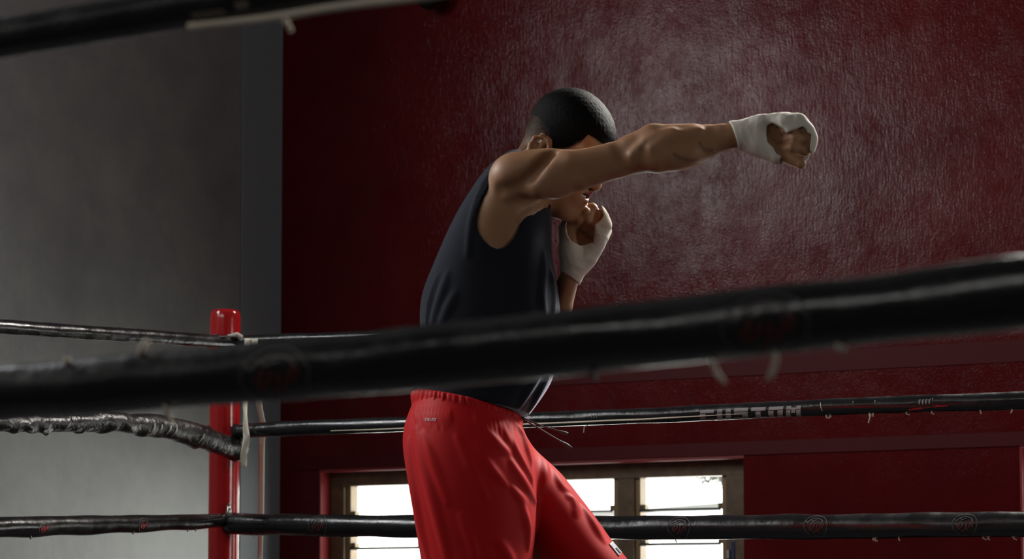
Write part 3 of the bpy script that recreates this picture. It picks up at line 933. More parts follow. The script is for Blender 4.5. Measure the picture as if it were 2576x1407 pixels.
class Loft(F):
    """stack of horizontal elliptical sections measured as (v, u left, u right, depth, half depth)"""
    def __init__(s, rows, power=2.0, cap_lo=0.02, cap_hi=0.02, inset=0.0):
        z, cx, rx, cy, ry = [], [], [], [], []
        for v, ul, ur, dc, hd in rows:
            a, b = P(ul, v, dc), P(ur, v, dc)
            z.append(a.z); cx.append((a.x + b.x) / 2); rx.append((b.x - a.x) / 2 - inset); cy.append(dc); ry.append(hd - inset)
        o = np.argsort(z); z = np.array(z)[o]
        g = np.linspace(z[0], z[-1], 240)
        ker = np.ones(17) / 17
        def sm(y):
            y = np.interp(g, z, np.array(y)[o])
            for _ in range(2): y = np.convolve(np.pad(y, 8, 'reflect', reflect_type='odd'), ker, 'valid')
            return y
        s.z = g; s.t = [sm(cx), sm(rx), sm(cy), sm(ry)]
        s.n = power
    def ev(s, p, keep=None):
        cx, rx, cy, ry = (np.interp(p[:, 2], s.z, t) for t in s.t)
        a, b = np.abs(p[:, 0] - cx) / rx, np.abs(p[:, 1] - cy) / ry
        n = s.n
        q = np.maximum((a ** n + b ** n) ** (1 / n), 1e-4)
        g = np.sqrt((a ** (n - 1) / rx) ** 2 + (b ** (n - 1) / ry) ** 2) / np.maximum(q, 1e-4) ** (n - 1)
        d = (q - 1) / np.maximum(g, 3.0)
        return np.maximum(d, np.maximum(p[:, 2] - s.z[-1], s.z[0] - p[:, 2]))


class Poly(F):
    """outline drawn on the side view of the figure, carried through between two depths"""
    def __init__(s, px, d, y0, y1):
        s.p = np.array([(P(u, v, d).x, P(u, v, d).z) for u, v in px]); s.y0, s.y1 = y0, y1
    def ev(s, p, keep=None):
        q = p[:, [0, 2]]; n = len(s.p)
        d = np.full(len(q), 1e9); sg = np.ones(len(q))
        for i in range(n):
            a, b = s.p[i], s.p[i - 1]
            e, w = b - a, q - a
            t = np.clip(w @ e / (e @ e), 0, 1)
            r = w - t[:, None] * e
            d = np.minimum(d, (r ** 2).sum(1))
            c1, c2, c3 = q[:, 1] >= a[1], q[:, 1] < b[1], e[0] * w[:, 1] > e[1] * w[:, 0]
            sg = np.where((c1 & c2 & c3) | (~c1 & ~c2 & ~c3), -sg, sg)
        d = np.sqrt(d) * sg
        return np.maximum(d, np.maximum(s.y0 - p[:, 1], p[:, 1] - s.y1))


class Half(F):
    """keeps the side of a plane its normal points away from"""
    def __init__(s, o, n): s.o = np.array(o, float); n = np.array(n, float); s.nn = n / np.linalg.norm(n)
    def ev(s, p, keep=None): return (p - s.o) @ s.nn


class Fn(F):
    def __init__(s, f): s.f = f
    def ev(s, p, keep=None): return s.f(p)


class Tube(F):
    """a bent tapering strand through many points, one leaf"""
    def __init__(s, c, r):
        s.p, s.r = np.asarray(c, float), np.asarray(r, float)
        s.c = (s.p.min(0) + s.p.max(0)) / 2
        s.rad = float(np.linalg.norm(s.p - s.c, axis=1).max() + s.r.max())
    def ev(s, p, keep=None):
        out = None
        for i in range(len(s.p) - 1):
            a, ab = s.p[i], s.p[i + 1] - s.p[i]
            q = p - a
            t = np.clip(q @ ab / max(float(ab @ ab), 1e-12), 0, 1)
            d = np.sqrt(((q - t[:, None] * ab) ** 2).sum(1)) - (s.r[i] + (s.r[i + 1] - s.r[i]) * t)
            out = d if out is None else np.minimum(out, d)
        return out


class Un(F):
    def __init__(s, k, kids):
        s.k, s.kids = k, list(kids)
        s.ids = None
    def all(s): return [x for c in s.kids for x in (c[0] if isinstance(c, tuple) else c).all()]
    def ev(s, p, keep=None):
        out = None
        if s.ids is None: s.ids = [frozenset(id(x) for x in (c[0] if isinstance(c, tuple) else c).all()) for c in s.kids]
        for c, ids in zip(s.kids, s.ids):
            k = s.k
            if isinstance(c, tuple): c, k = c
            if keep is not None and ids.isdisjoint(keep): continue
            d = c.ev(p, keep)
            if d is None: continue
            if out is None: out = d
            else:
                h = np.maximum(k - np.abs(out - d), 0) / k
                out = np.minimum(out, d) - h * h * k * 0.25
        return out


class Sub(F):
    def __init__(s, k, a, b): s.k, s.a, s.b = k, a, b
    def all(s): return s.a.all()
    def ev(s, p, keep=None):
        a = s.a.ev(p, keep)
        if a is None: return None
        for b in s.b:
            d = -b.ev(p)
            h = np.maximum(s.k - np.abs(a - d), 0) / s.k
            a = np.maximum(a, d) + h * h * s.k * 0.25
        return a


class Off(F):
    def __init__(s, a, o): s.a, s.o = a, o
    def all(s): return s.a.all()
    def ev(s, p, keep=None):
        a = s.a.ev(p, keep)
        return None if a is None else a - (s.o(p) if callable(s.o) else s.o)


class And(F):
    def __init__(s, k, a, *b): s.k, s.a, s.b = k, a, b
    def all(s): return s.a.all()
    def ev(s, p, keep=None):
        a = s.a.ev(p, keep)
        if a is None: return None
        for b in s.b:
            d = b.ev(p)
            h = np.maximum(s.k - np.abs(a - d), 0) / s.k
            a = np.maximum(a, d) + h * h * s.k * 0.25
        return a


def surface(field, lo, hi, h, margin=0.075, nb=24):
    """meshes the zero level of a field (surface nets over the blocks that hold it)"""
    lo, hi = np.array(lo, float), np.array(hi, float)
    dims = np.ceil((hi - lo) / h).astype(int)
    nbk = np.ceil(dims / nb).astype(int)
    NX, NY, NZ = [int(x) * nb + 2 for x in nbk]
    leaves = field.all()
    fin = [l for l in leaves if l.c is not None]; inf = [l for l in leaves if l.c is None]
    lc = np.array([l.c for l in fin]) if fin else np.zeros((0, 3)); lr = np.array([l.rad for l in fin])
    ax = np.arange(nb + 1) * h
    G = np.stack(np.meshgrid(ax, ax, ax, indexing='ij'), -1).reshape(-1, 3)
    Rb = nb * h * 0.87
    cells, cpos, edges = [], [], []
    corner = np.array([(i, j, k) for i in (0, 1) for j in (0, 1) for k in (0, 1)])
    cedge = [(a, b) for a in range(8) for b in range(a + 1, 8) if abs(corner[a] - corner[b]).sum() == 1]
    for bi in range(nbk[0]):
        for bj in range(nbk[1]):
            for bk in range(nbk[2]):
                o = lo + np.array([bi, bj, bk]) * nb * h
                c = o + nb * h / 2
                keep = {id(l) for l in inf}
                if len(fin):
                    near = np.linalg.norm(lc - c, axis=1) - lr < Rb + margin
                    keep |= {id(l) for l, q in zip(fin, near) if q}
                if not keep: continue
                pr = np.concatenate([c[None], o[None] + G[[0, nb, -1, -1 - nb]]])
                dv = field.ev(c[None], keep)
                if dv is None or abs(dv[0]) > Rb * 1.6: continue
                d = field.ev(G + o, keep).reshape(nb + 1, nb + 1, nb + 1)
                sg = d < 0
                if sg.all() or not sg.any(): continue
                cs = np.stack([sg[i:nb + i, j:nb + j, k:nb + k] for i, j, k in corner], 0)
                act = ~(cs.all(0) | (~cs).all(0))
                idx = np.argwhere(act)
                dvv = np.stack([d[i:nb + i, j:nb + j, k:nb + k][act] for i, j, k in corner], 1)
                acc = np.zeros((len(idx), 3)); cnt = np.zeros(len(idx))
                for a, b in cedge:
                    da, db = dvv[:, a], dvv[:, b]
                    x = (da < 0) != (db < 0)
                    t = np.where(x, da / np.where(x, da - db, 1), 0)
                    pt = corner[a] + (corner[b] - corner[a]) * t[:, None]
                    acc += pt * x[:, None]; cnt += x
                pos = o + (idx + acc / cnt[:, None]) * h
                gi = idx + np.array([bi, bj, bk]) * nb
                cells.append((gi[:, 0] * NY + gi[:, 1]) * NZ + gi[:, 2]); cpos.append(pos)
                for axis in range(3):
                    s0 = sg[:nb, :nb, :nb]
                    s1 = (sg[1:, :nb, :nb], sg[:nb, 1:, :nb], sg[:nb, :nb, 1:])[axis]
                    e = np.argwhere(s0 != s1)
                    if len(e):
                        inside0 = s0[tuple(e.T)]
                        ge = e + np.array([bi, bj, bk]) * nb
                        edges.append((axis, ge, inside0))
    cells = np.concatenate(cells); cpos = np.concatenate(cpos)
    o = np.argsort(cells); cells, cpos = cells[o], cpos[o]
    quads = []
    for axis, ge, ins in edges:
        b, c = [(1, 2), (2, 0), (0, 1)][axis]
        q = []
        for db, dc in ((-1, -1), (0, -1), (0, 0), (-1, 0)):
            g = ge.copy(); g[:, b] += db; g[:, c] += dc
            key = (g[:, 0] * NY + g[:, 1]) * NZ + g[:, 2]
            i = np.clip(np.searchsorted(cells, key), 0, len(cells) - 1)
            q.append(np.where(cells[i] == key, i, -1))
        q = np.stack(q, 1)
        q[~ins] = q[~ins][:, ::-1]
        quads.append(q[(q >= 0).all(1)])
    return cpos, np.concatenate(quads)


def relax(v, q, it=2, lam=0.5):
    for _ in range(it):
        acc = np.zeros_like(v); cnt = np.zeros(len(v))
        for a, b in ((0, 1), (1, 2), (2, 3), (3, 0)):
            np.add.at(acc, q[:, a], v[q[:, b]]); np.add.at(cnt, q[:, a], 1)
            np.add.at(acc, q[:, b], v[q[:, a]]); np.add.at(cnt, q[:, b], 1)
        v = v + lam * (acc / np.maximum(cnt, 1)[:, None] - v)
    return v


def pp(u, v, d): return np.array(P(u, v, d))


def near_keep(field, a, b, m=0.07):
    """leaves that come near the line a-b"""
    a, b = np.array(a, float), np.array(b, float); ab = b - a; keep = set()
    for l in field.all():
        if l.c is None: keep.add(id(l)); continue
        t = min(1, max(0, float((l.c - a) @ ab / max(float(ab @ ab), 1e-9))))
        if np.linalg.norm(l.c - a - ab * t) < l.rad + m: keep.add(id(l))
    return keep


def hit(field, u, v, d0=4.4, d1=5.6):
    d = d0
    kp = near_keep(field, pp(u, v, d0), pp(u, v, d1))
    for _ in range(260):
        s = field.ev(pp(u, v, d)[None], kp)
        if s is None: return None
        s = float(s[0])
        if abs(s) < 2e-4: return pp(u, v, d)
        d += s * 0.7
        if d > d1: return None
    return pp(u, v, d)


def snap(field, p, it=25):
    p = np.array(p, float)
    kp = near_keep(field, p, p, 0.12)
    for _ in range(it):
        e = 1e-3
        d = field.ev(np.concatenate([p[None], p + e * np.eye(3)]), kp)
        s = d[0]; g = (d[1:] - s) / e
        p = p - g / max(float(g @ g), 0.05) * s * 0.8
    return p


def chain(st, k=None, flat=None):
    out = []
    for (u0, v0, d0, r0), (u1, v1, d1, r1) in zip(st[:-1], st[1:]):
        out.append(Cone(pp(u0, v0, d0), pp(u1, v1, d1), r0 * d0 / FPX, r1 * d1 / FPX, flat))
    return out


# --- head: its own axes (F forward, Q to his right ear, U up)
YAW, NOD = math.radians(24), math.radians(24)
fw = np.array([math.cos(YAW), -math.sin(YAW), 0]); HQ = np.array([-math.sin(YAW), -math.cos(YAW), 0]); zz = np.array([0, 0, 1.0])
HF = fw * math.cos(NOD) - zz * math.sin(NOD); HU = zz * math.cos(NOD) + fw * math.sin(NOD)
HC = pp(1354, 366, 4.893) - HQ * 0.070 + HF * 0.012
HM = np.stack([HF, HQ, HU])
def hd(f, q, u): return HC + HF * f + HQ * q + HU * u
def HE(c, r): return Ell(hd(*c), r, HM)
def HCn(a, b, ra, rb): return Cone(hd(*a), hd(*b), ra, rb)

skull = Un(0.03, [HE((0.007, 0, 0.048), (0.081, 0.070, 0.084)), HE((0.046, 0, 0.045), (0.053, 0.058, 0.058)), HE((-0.006, 0, 0.03), (0.064, 0.067, 0.068))])
face = [HE((0.040, 0, -0.03), (0.052, 0.06, 0.07)), HE((0.05, 0, -0.075), (0.045, 0.045, 0.04)), HCn((0.074, 0.006, -0.104), (0.074, -0.006, -0.104), 0.017, 0.017)]
for s_ in (-1, 1):
    face += [HCn((-0.002, 0.058 * s_, -0.05), (0.06, 0.02 * s_, -0.104), 0.014, 0.013),
             HE((0.07, 0.042 * s_, -0.018), (0.022, 0.02, 0.018)),
             HCn((0.093, 0.012 * s_, 0.026), (0.08, 0.048 * s_, 0.024), 0.011, 0.010)]
nose = [HCn((0.091, 0, 0.02), (0.109, 0, -0.027), 0.008, 0.0095), HE((0.099, 0.0125, -0.032), (0.012, 0.008, 0.008)), HE((0.099, -0.0125, -0.032), (0.012, 0.008, 0.008)), HE((0.108, 0, -0.032), (0.010, 0.011, 0.009))]
muzzle = [HE((0.082, 0, -0.058), (0.022, 0.03, 0.028))]
lipsU = [HCn((0.102, 0, -0.049), (0.092, 0.022 * s_, -0.056), 0.0055, 0.0035) for s_ in (-1, 1)]
lipsL = [HCn((0.098, 0, -0.069), (0.089, 0.021 * s_, -0.060), 0.0062, 0.0035) for s_ in (-1, 1)]
headf = Un(0.025, [skull] + face)
headf = Un(0.014, [headf] + muzzle + nose)
headf = Un(0.006, [headf] + lipsU + lipsL)
headf = Sub(0.006, headf, [HE((0.1, 0, -0.0595), (0.016, 0.019, 0.0042))] + [HE((0.102, 0.033 * s_, 0.006), (0.013, 0.017, 0.011)) for s_ in (-1, 1)] + [HE((0.102, 0.008 * s_, -0.041), (0.006, 0.004, 0.004)) for s_ in (-1, 1)])
eyes = [HE((0.0835, 0.033 * s_, 0.006), (0.0125, 0.0135, 0.0125)) for s_ in (-1, 1)]
headf = Un(0.003, [headf] + eyes)
def ear(s_):
    rim = []
    pts = [(0.012, -0.006), (0.018, 0.012), (0.010, 0.026), (-0.006, 0.030), (-0.018, 0.022), (-0.021, 0.006), (-0.015, -0.012), (-0.004, -0.026), (0.006, -0.030), (0.010, -0.020)]
    base = (-0.002, 0.064 * s_, -0.010)
    def e(x, z, out): return (base[0] + x, base[1] + s_ * (0.006 + out - 0.35 * min(0, x + 0.0) * 1.0), base[2] + z)
    for (x0, z0), (x1, z1) in zip(pts[:-1], pts[1:]):
        rim.append(HCn(e(x0, z0, 0.006), e(x1, z1, 0.006), 0.0042, 0.0042))
    body = [HCn(e(0.0, 0.016, 0.002), e(-0.002, -0.02, 0.001), 0.0075, 0.0055), HCn(e(-0.012, 0.012, 0.004), e(-0.008, -0.008, 0.004), 0.004, 0.004), HCn(e(0.013, -0.004, 0.003), e(0.010, -0.012, 0.004), 0.004, 0.004)]
    return Un(0.004, rim + body)
headf = Un(0.006, [headf, ear(1), ear(-1)])

# --- hands: closed fists
def fist(Wp, f, s, n, thumb, kf=0.0035):
    Wp, f, s, n = (np.array(x, float) for x in (Wp, f, s, n))
    f /= np.linalg.norm(f); n = n - f * (n @ f); n /= np.linalg.norm(n); s = s - f * (s @ f) - n * (s @ n); s /= np.linalg.norm(s)
    L = lambda x, y, z: Wp + f * x + s * y + n * z
    Y = (0.031, 0.0105, -0.009, -0.0265); X = (0.088, 0.091, 0.085, 0.073); rr = (0.0122, 0.0125, 0.012, 0.0108)
    palm = []
    for y, x, r in zip(Y, X, rr):
        palm.append(Cone(L(0.0, y * 0.55, -0.002), L(x, y, -0.012), 0.017, r + 0.0015))
    palm += [Cone(L(0.012, -0.020, 0.008), L(0.058, -0.027, 0.012), 0.016, 0.0135), Cone(L(0.010, 0.018, 0.008), L(0.046, 0.034, 0.014), 0.016, 0.0145), Ell(L(0.045, 0, 0.0), (0.045, 0.034, 0.018), np.stack([f, s, n]))]
    palm = Un(0.008, palm)
    fing = []
    for i, (y, x, r) in enumerate(zip(Y, X, rr)):
        jx = (0.0, 0.002, 0.001, -0.001)[i]
        mcp, pip, dip, tip = L(x + 0.001, y, -0.012), L(x + 0.010 + jx, y * 0.97, 0.029), L(x - 0.017 + jx, y * 0.9, 0.036 - 0.002 * i), L(x - 0.030, y * 0.86, 0.022)
        fing.append(Un(0.005, [Cone(mcp, pip, r, r * 0.93), Cone(pip, dip, r * 0.92, r * 0.82), Cone(dip, tip, r * 0.82, r * 0.74)]))
    th = [L(*t) for t in thumb[:3]]
    tb = Un(0.007, [Cone(L(0.014, 0.018, 0.006), th[0], 0.017, 0.0145), Cone(th[0], th[1], 0.0135, 0.0122), Cone(th[1], th[2], 0.0122, 0.0104)])
    return Un(kf, [palm] + fing + [(tb, max(kf, 0.006))]), L, th

RW = pp(1898, 341, 4.722)
rf_field, RL, rth = fist(RW, (1, 0.02, -0.04), (0.2, 0, -1), (0.05, -1, 0.0), [(0.048, 0.036, 0.016), (0.074, 0.049, 0.026), (0.089, 0.060, 0.036)])
rs_field = fist(RW, (1, 0.02, -0.04), (0.2, 0, -1), (0.05, -1, 0.0), [(0.048, 0.036, 0.016), (0.074, 0.049, 0.026), (0.089, 0.060, 0.036)], 0.016)[0]
LW = pp(1452, 650, 4.99)
lf_field, LL, lth = fist(LW, (0.38, 0.0, 0.93), (-0.93, 0, 0.36), (0.05, -1, 0.05), [(0.048, 0.038, 0.016), (0.074, 0.036, 0.032), (0.090, 0.020, 0.044)])

# --- right arm, stretched out
ARM = [(1400, 440, 4.79, 54), (1461, 432, 4.775, 46), (1493, 423, 4.77, 44), (1555, 403, 4.76, 45), (1602, 388, 4.755, 48.5), (1656, 377, 4.75, 55), (1700, 373, 4.745, 56), (1744, 366, 4.74, 51), (1781, 355, 4.735, 41.5), (1813, 346.5, 4.73, 34.5), (1840, 342, 4.726, 31.5), (1870, 339, 4.722, 32.5), (1900, 339, 4.72, 36)]
rarm = Un(0.004, chain(ARM, flat=(np.array([0, 1.0, 0]), 0.86)))
shoulder = [Ell(pp(1336, 433, 4.815), (0.067, 0.048, 0.0415), np.stack([np.array([0.985, 0, 0.17]), np.array([0, 1, 0]), np.array([-0.17, 0, 0.985])])),
            Ell(pp(1279, 443, 4.815), (0.029, 0.036, 0.031)), Cone(pp(1300, 440, 4.822), pp(1400, 440, 4.80), 0.036, 0.041)]
bump2 = [Cone(pp(1281, 490, 4.812), pp(1288, 487, 4.81), 0.015, 0.013)]
groove = [Tube([pp(1296, 470, 4.768), pp(1335, 442, 4.765), pp(1372, 408, 4.765), pp(1392, 388, 4.77)], [0.004, 0.007, 0.007, 0.004]), Tube([pp(1262, 478, 4.785), pp(1290, 474, 4.775)], [0.003, 0.004])]
muscle = [Cone(pp(1356, 466, 4.784), pp(1414, 412, 4.774), 0.022, 0.020), Cone(pp(1440, 404, 4.757), pp(1530, 385, 4.747), 0.017, 0.014),
          Cone(pp(1580, 366, 4.745), pp(1640, 344, 4.738), 0.014, 0.018), Cone(pp(1640, 344, 4.738), pp(1740, 340, 4.730), 0.018, 0.015),
          Cone(pp(1600, 398, 4.735), pp(1690, 355, 4.721), 0.012, 0.012), Cone(pp(1655, 396, 4.732), pp(1725, 388, 4.725), 0.026, 0.020)]
# --- left arm, bent, fist at the chin
larm = Un(0.005, chain([(1447, 664, 4.99, 31), (1430, 704, 5.0, 26), (1408, 770, 5.03, 32), (1390, 830, 5.06, 40), (1372, 890, 5.09, 38), (1330, 780, 5.12, 52), (1300, 560, 5.13, 58)]))
# --- trunk and legs
TR = [(412, 1248, 1345, 4.96, .11), (440, 1226, 1372, 4.965, .15), (490, 1190, 1382, 4.97, .168), (540, 1158, 1380, 4.975, .168), (600, 1128, 1372, 4.98, .163), (660, 1104, 1360, 4.985, .158), (715, 1082, 1350, 4.985, .153), (760, 1072, 1345, 4.98, .148), (810, 1070, 1340, 4.975, .143), (900, 1072, 1330, 4.97, .14), (985, 1062, 1300, 4.97, .15), (1060, 1042, 1298, 4.97, .16), (1120, 1034, 1300, 4.97, .16), (1190, 1060, 1280, 4.97, .12)]
trunk = Loft(TR, 2.2)
SH = [(396, 1268, 1340, 4.96, .09), (415, 1238, 1362, 4.96, .13), (440, 1214, 1386, 4.965, .16), (490, 1180, 1393, 4.97, .178), (540, 1149, 1391, 4.975, .178), (600, 1119, 1389, 4.98, .173), (660, 1094, 1391, 4.985, .168), (715, 1070, 1401, 4.985, .165), (760, 1057, 1408, 4.98, .163), (810, 1056, 1411, 4.975, .162), (900, 1060, 1405, 4.97, .16), (960, 1055, 1390, 4.97, .162), (1000, 1050, 1364, 4.97, .164), (1056, 1062, 1322, 4.97, .166)]
bumps = [Cone(pp(1276, 492, 4.815), pp(1240, 610, 4.84), 0.030, 0.038), Cone(pp(1385, 495, 4.87), pp(1300, 590, 4.865), 0.030, 0.045), Cone(pp(1262, 470, 4.83), pp(1215, 560, 4.85), 0.035, 0.035),
         Cone(pp(1275, 484, 4.79), pp(1300, 500, 4.79), 0.012, 0.012)]
neck = [Cone(pp(1340, 466, 4.965), hd(-0.018, 0, -0.05), 0.064, 0.056), Cone(pp(1322, 450, 4.91), hd(-0.028, 0.008, -0.02), 0.044, 0.043)]
legs = [chain([(1190, 1140, 4.90, 110), (1210, 1380, 4.88, 92), (1228, 1600, 4.88, 66), (1205, 1720, 4.88, 64), (1160, 1850, 4.89, 66), (1120, 2095, 4.9, 42)]),
        chain([(1215, 1150, 5.04, 100), (1390, 1345, 5.04, 85), (1565, 1548, 5.04, 68), (1575, 1640, 5.04, 64), (1560, 1780, 5.05, 66), (1570, 2085, 5.05, 42)])]
feet = [Cone(pp(1115, 2140, 4.9), pp(1290, 2160, 4.87), 0.036, 0.022), Cone(pp(1565, 2125, 5.05), pp(1750, 2143, 5.02), 0.036, 0.022)]
shirt0 = Loft(SH, 2.25)
body = And(0.01, Un(0.03, [trunk] + bumps), Off(shirt0, -0.0055))
body = Un(0.03, [body] + shoulder)
body = Un(0.028, [body, rarm, larm])
body = Un(0.012, [body] + bump2)
body = Un(0.022, [body] + muscle)
body = Sub(0.024, body, groove)
def ridge(px, rr, k, sink=0.35):
    global body
    c = [hit(body, u, v) for u, v in px]
    body = Un(k, [body, Tube([p + np.array([0, r * sink, 0]) for p, r in zip(c, rr)], rr)])
ridge([(1590, 390), (1606, 373), (1626, 355), (1650, 341), (1690, 330)], [0.002, 0.0045, 0.005, 0.0045, 0.002], 0.018)
ridge([(1640, 372), (1670, 352), (1705, 340), (1760, 330)], [0.002, 0.004, 0.004, 0.002], 0.02)
ridge([(1310, 552), (1335, 533), (1360, 518)], [0.003, 0.007, 0.005], 0.014)
body = Un(0.03, [body] + legs[0] + legs[1] + feet)
body = Un(0.03, [body] + neck)
headpart = Un(0.02, [headf])
body = Un(0.02, [body, headpart])
body = Un(0.012, [body, rf_field])
body = Un(0.004, [body, lf_field])

boxer = empty('person', (float(P(1200, 1100, 4.95).x), 4.95, CZ))
tag(boxer, 'boxer in a black sleeveless top and red shorts throwing a straight punch', 'person')

bv, bq = surface(body, (-0.36, 4.55, CZ - 0.02), (0.66, 5.35, 2.72), 0.0026)
bv = relax(bv, bq, 2, 0.4)
me = mesh_np('body', bv, bq, None, M['skin'])
bobj = link('body', me, boxer)
loc = (bv - HC) @ HM.T
f_, q_, u_ = loc[:, 0], loc[:, 1], loc[:, 2]
def sstep(a, b, x):
    t = np.clip((x - a) / (b - a), 0, 1); return t * t * (3 - 2 * t)
near_head = (np.abs(q_) < 0.1) & (np.abs(f_) < 0.16) & (u_ < 0.16) & (u_ > -0.15)
hl = HAIRLINE = None
def hair_mask(f, q, u):
    """signed: negative where hair grows (distance-like, metres)"""
    return np.interp(f, [-0.12, -0.1, -0.07, -0.045, -0.03, 0.0, 0.013, 0.024, 0.036, 0.062, 0.071, 0.075, 0.087, 0.107, 0.14], [-0.078, -0.075, -0.07, -0.04, -0.004, -0.004, -0.012, -0.008, 0.004, 0.027, 0.037, 0.057, 0.055, 0.047, 0.04]) - u
hm = hair_mask(f_, q_, u_)
earish = Un(0.004, [ear(1), ear(-1)]).ev(bv) < 0.0025
stub = sstep(0.006, -0.006, hm) * near_head * (~earish) * (0.55 + 0.45 * sstep(-0.05, 0.045, u_ + 0.8 * np.clip(f_ + 0.01, 0, 1)))
def put_attr(me, name, arr):
    a = me.attributes.new(name, 'FLOAT', 'POINT'); a.data.foreach_set('value', np.asarray(arr, dtype=np.float32))
put_attr(me, 'stubble', stub)
lipd = Un(0.004, lipsU + lipsL).ev(bv)
put_attr(me, 'lips', sstep(0.003, 0.0, lipd) * near_head)
marks = np.zeros(len(bv))  # faint dark strokes drawn on the forearm skin
for pl in ([(1697, 389), (1712, 398), (1735, 404), (1752, 403)], [(1761, 360), (1764, 370), (1775, 379), (1790, 378)], [(1612, 372), (1620, 362), (1624, 356)]):
    hp = [hit(body, u, v) for u, v in pl]
    for a, b in zip(hp[:-1], hp[1:]):
        if a is None or b is None: continue
        marks = np.maximum(marks, sstep(0.006, 0.0015, Cone(a, b, 0.0005, 0.0005).ev(bv)) * 0.4)
put_attr(me, 'arm_marks', marks)

# --- hair: a cropped cap that thickens upward
def hair_thick(p):
    l = (p - HC) @ HM.T
    u, f, q = l[:, 2], l[:, 0], l[:, 1]
    t = 0.0008 + 0.0085 * sstep(0.045, 0.11, u + 0.25 * np.clip(f, 0, 1)) * sstep(-0.002, 0.022, -hair_mask(f, q, u))
    nz = np.zeros(len(p))
    g = np.random.default_rng(5)
    for _ in range(14):
        w = g.normal(size=3); w *= g.uniform(500, 1300) / np.linalg.norm(w)
        nz += np.sin(p @ w + g.uniform(0, 6.28))
    return t + nz * 0.00005 * (0.3 + t / 0.008)
hair = And(0.004, Off(Un(0.03, [skull]), hair_thick), Fn(lambda p: (lambda l: np.maximum(hair_mask(l[:, 0], l[:, 1], l[:, 2]), np.interp(l[:, 0], [-0.12, -0.04, -0.005, 0.010, 0.022], [0.058, 0.054, 0.036, 0.012, -0.03]) - l[:, 2]))((p - HC) @ HM.T)))
hv, hq = surface(hair, HC - 0.17, HC + 0.17, 0.0022)
link('hair', mesh_np('hair', hv, hq, None, M['hair']), bobj)

# --- hand wraps
def wrap_noise(p, f, amp):
    g = np.random.default_rng(3); o = np.zeros(len(p))
    x = p @ f
    o += np.clip(np.sin(x * 190 + 2.2 * np.sin(p[:, 2] * 45)), 0.55, 1) * amp
    for _ in range(6):
        w = g.normal(size=3) * 160; o += np.sin(p @ w + g.uniform(0, 6)) * amp * 0.16
    return o
OPEN_R = [(1928, 337), (1932, 314), (1944, 309), (1957, 316), (1970, 325), (1979, 337), (1986, 333), (2003, 326), (2017, 321), (2026, 327), (2031, 338), (2040, 341), (2039, 352), (2037, 370), (2037, 384), (2075, 392), (2075, 445), (1992, 445), (1984, 414), (1991, 399), (1964, 394), (1952, 386), (1945, 372), (1931, 358)]
arm_r = Un(0.004, rarm.kids[-4:])
hand_r = Un(0.012, [arm_r, Off(rs_field, 0.0012)])
a_, b_ = pp(1835, 306, 4.72), pp(1858, 378, 4.72)
nrm = np.cross(b_ - a_, np.array([0, 1.0, 0])); nrm = nrm if nrm[0] < 0 else -nrm
fR = np.array([1.0, 0, 0])
wrR = Sub(0.002, And(0.002, Off(hand_r, lambda p: 0.0034 + wrap_noise(p, fR, 0.0009)), Half(a_, nrm)), [Poly(OPEN_R, 4.69, 4.3, 4.7215), Un(0.003, [Cone(rth[0] + (rth[1] - rth[0]) * 0.75, rth[2], 0.022, 0.02)])])
pl = [Cone(RL(0.055 + 0.005 * k, -0.036 + 0.001 * k, 0.020), RL(0.066 + 0.002 * k, -0.008 - 0.002 * k, 0.034), 0.0022, 0.0014) for k in range(-1, 5)]
wrR = Un(0.003, [wrR] + pl[:0])
wv, wq = surface(wrR, RW - np.array([0.08, 0.09, 0.1]), RW + np.array([0.17, 0.09, 0.1]), 0.0019)
link('hand_wrap', mesh_np('hand_wrap', relax(wv, wq, 1, 0.4), wq, None, M['wrap']), bobj)
OPEN_L = [(1424, 570), (1427, 557), (1449, 546), (1468, 520), (1478, 490), (1510, 490), (1513, 528), (1517, 545), (1509, 558), (1495, 568), (1494, 590), (1493, 611), (1460, 617), (1437, 607), (1427, 590)]
ls_field = fist(LW, (0.38, 0.0, 0.93), (-0.93, 0, 0.36), (0.05, -1, 0.05), [(0.048, 0.038, 0.016), (0.074, 0.036, 0.032), (0.090, 0.020, 0.044)], 0.014)[0]
hand_l = Un(0.012, [Un(0.005, larm.kids[:2]), Off(ls_field, 0.0012)])
a_, b_ = pp(1402, 678, 4.99), pp(1454, 713, 4.99)
nrm = np.cross(b_ - a_, np.array([0, 1.0, 0])); nrm = nrm if nrm[2] < 0 else -nrm
fL = np.array([0.38, 0, 0.93])
wrL = Sub(0.002, And(0.002, Off(hand_l, lambda p: 0.0034 + wrap_noise(p, fL, 0.0009)), Half(a_, nrm)), [Poly(OPEN_L, 4.96, 4.5, 4.99), Un(0.003, [Cone(lth[1], lth[2], 0.016, 0.014)])])
wv, wq = surface(wrL, LW - np.array([0.09, 0.09, 0.09]), LW + np.array([0.12, 0.09, 0.16]), 0.0019)
link('hand_wrap', mesh_np('hand_wrap', relax(wv, wq, 1, 0.4), wq, None, M['wrap']), bobj)

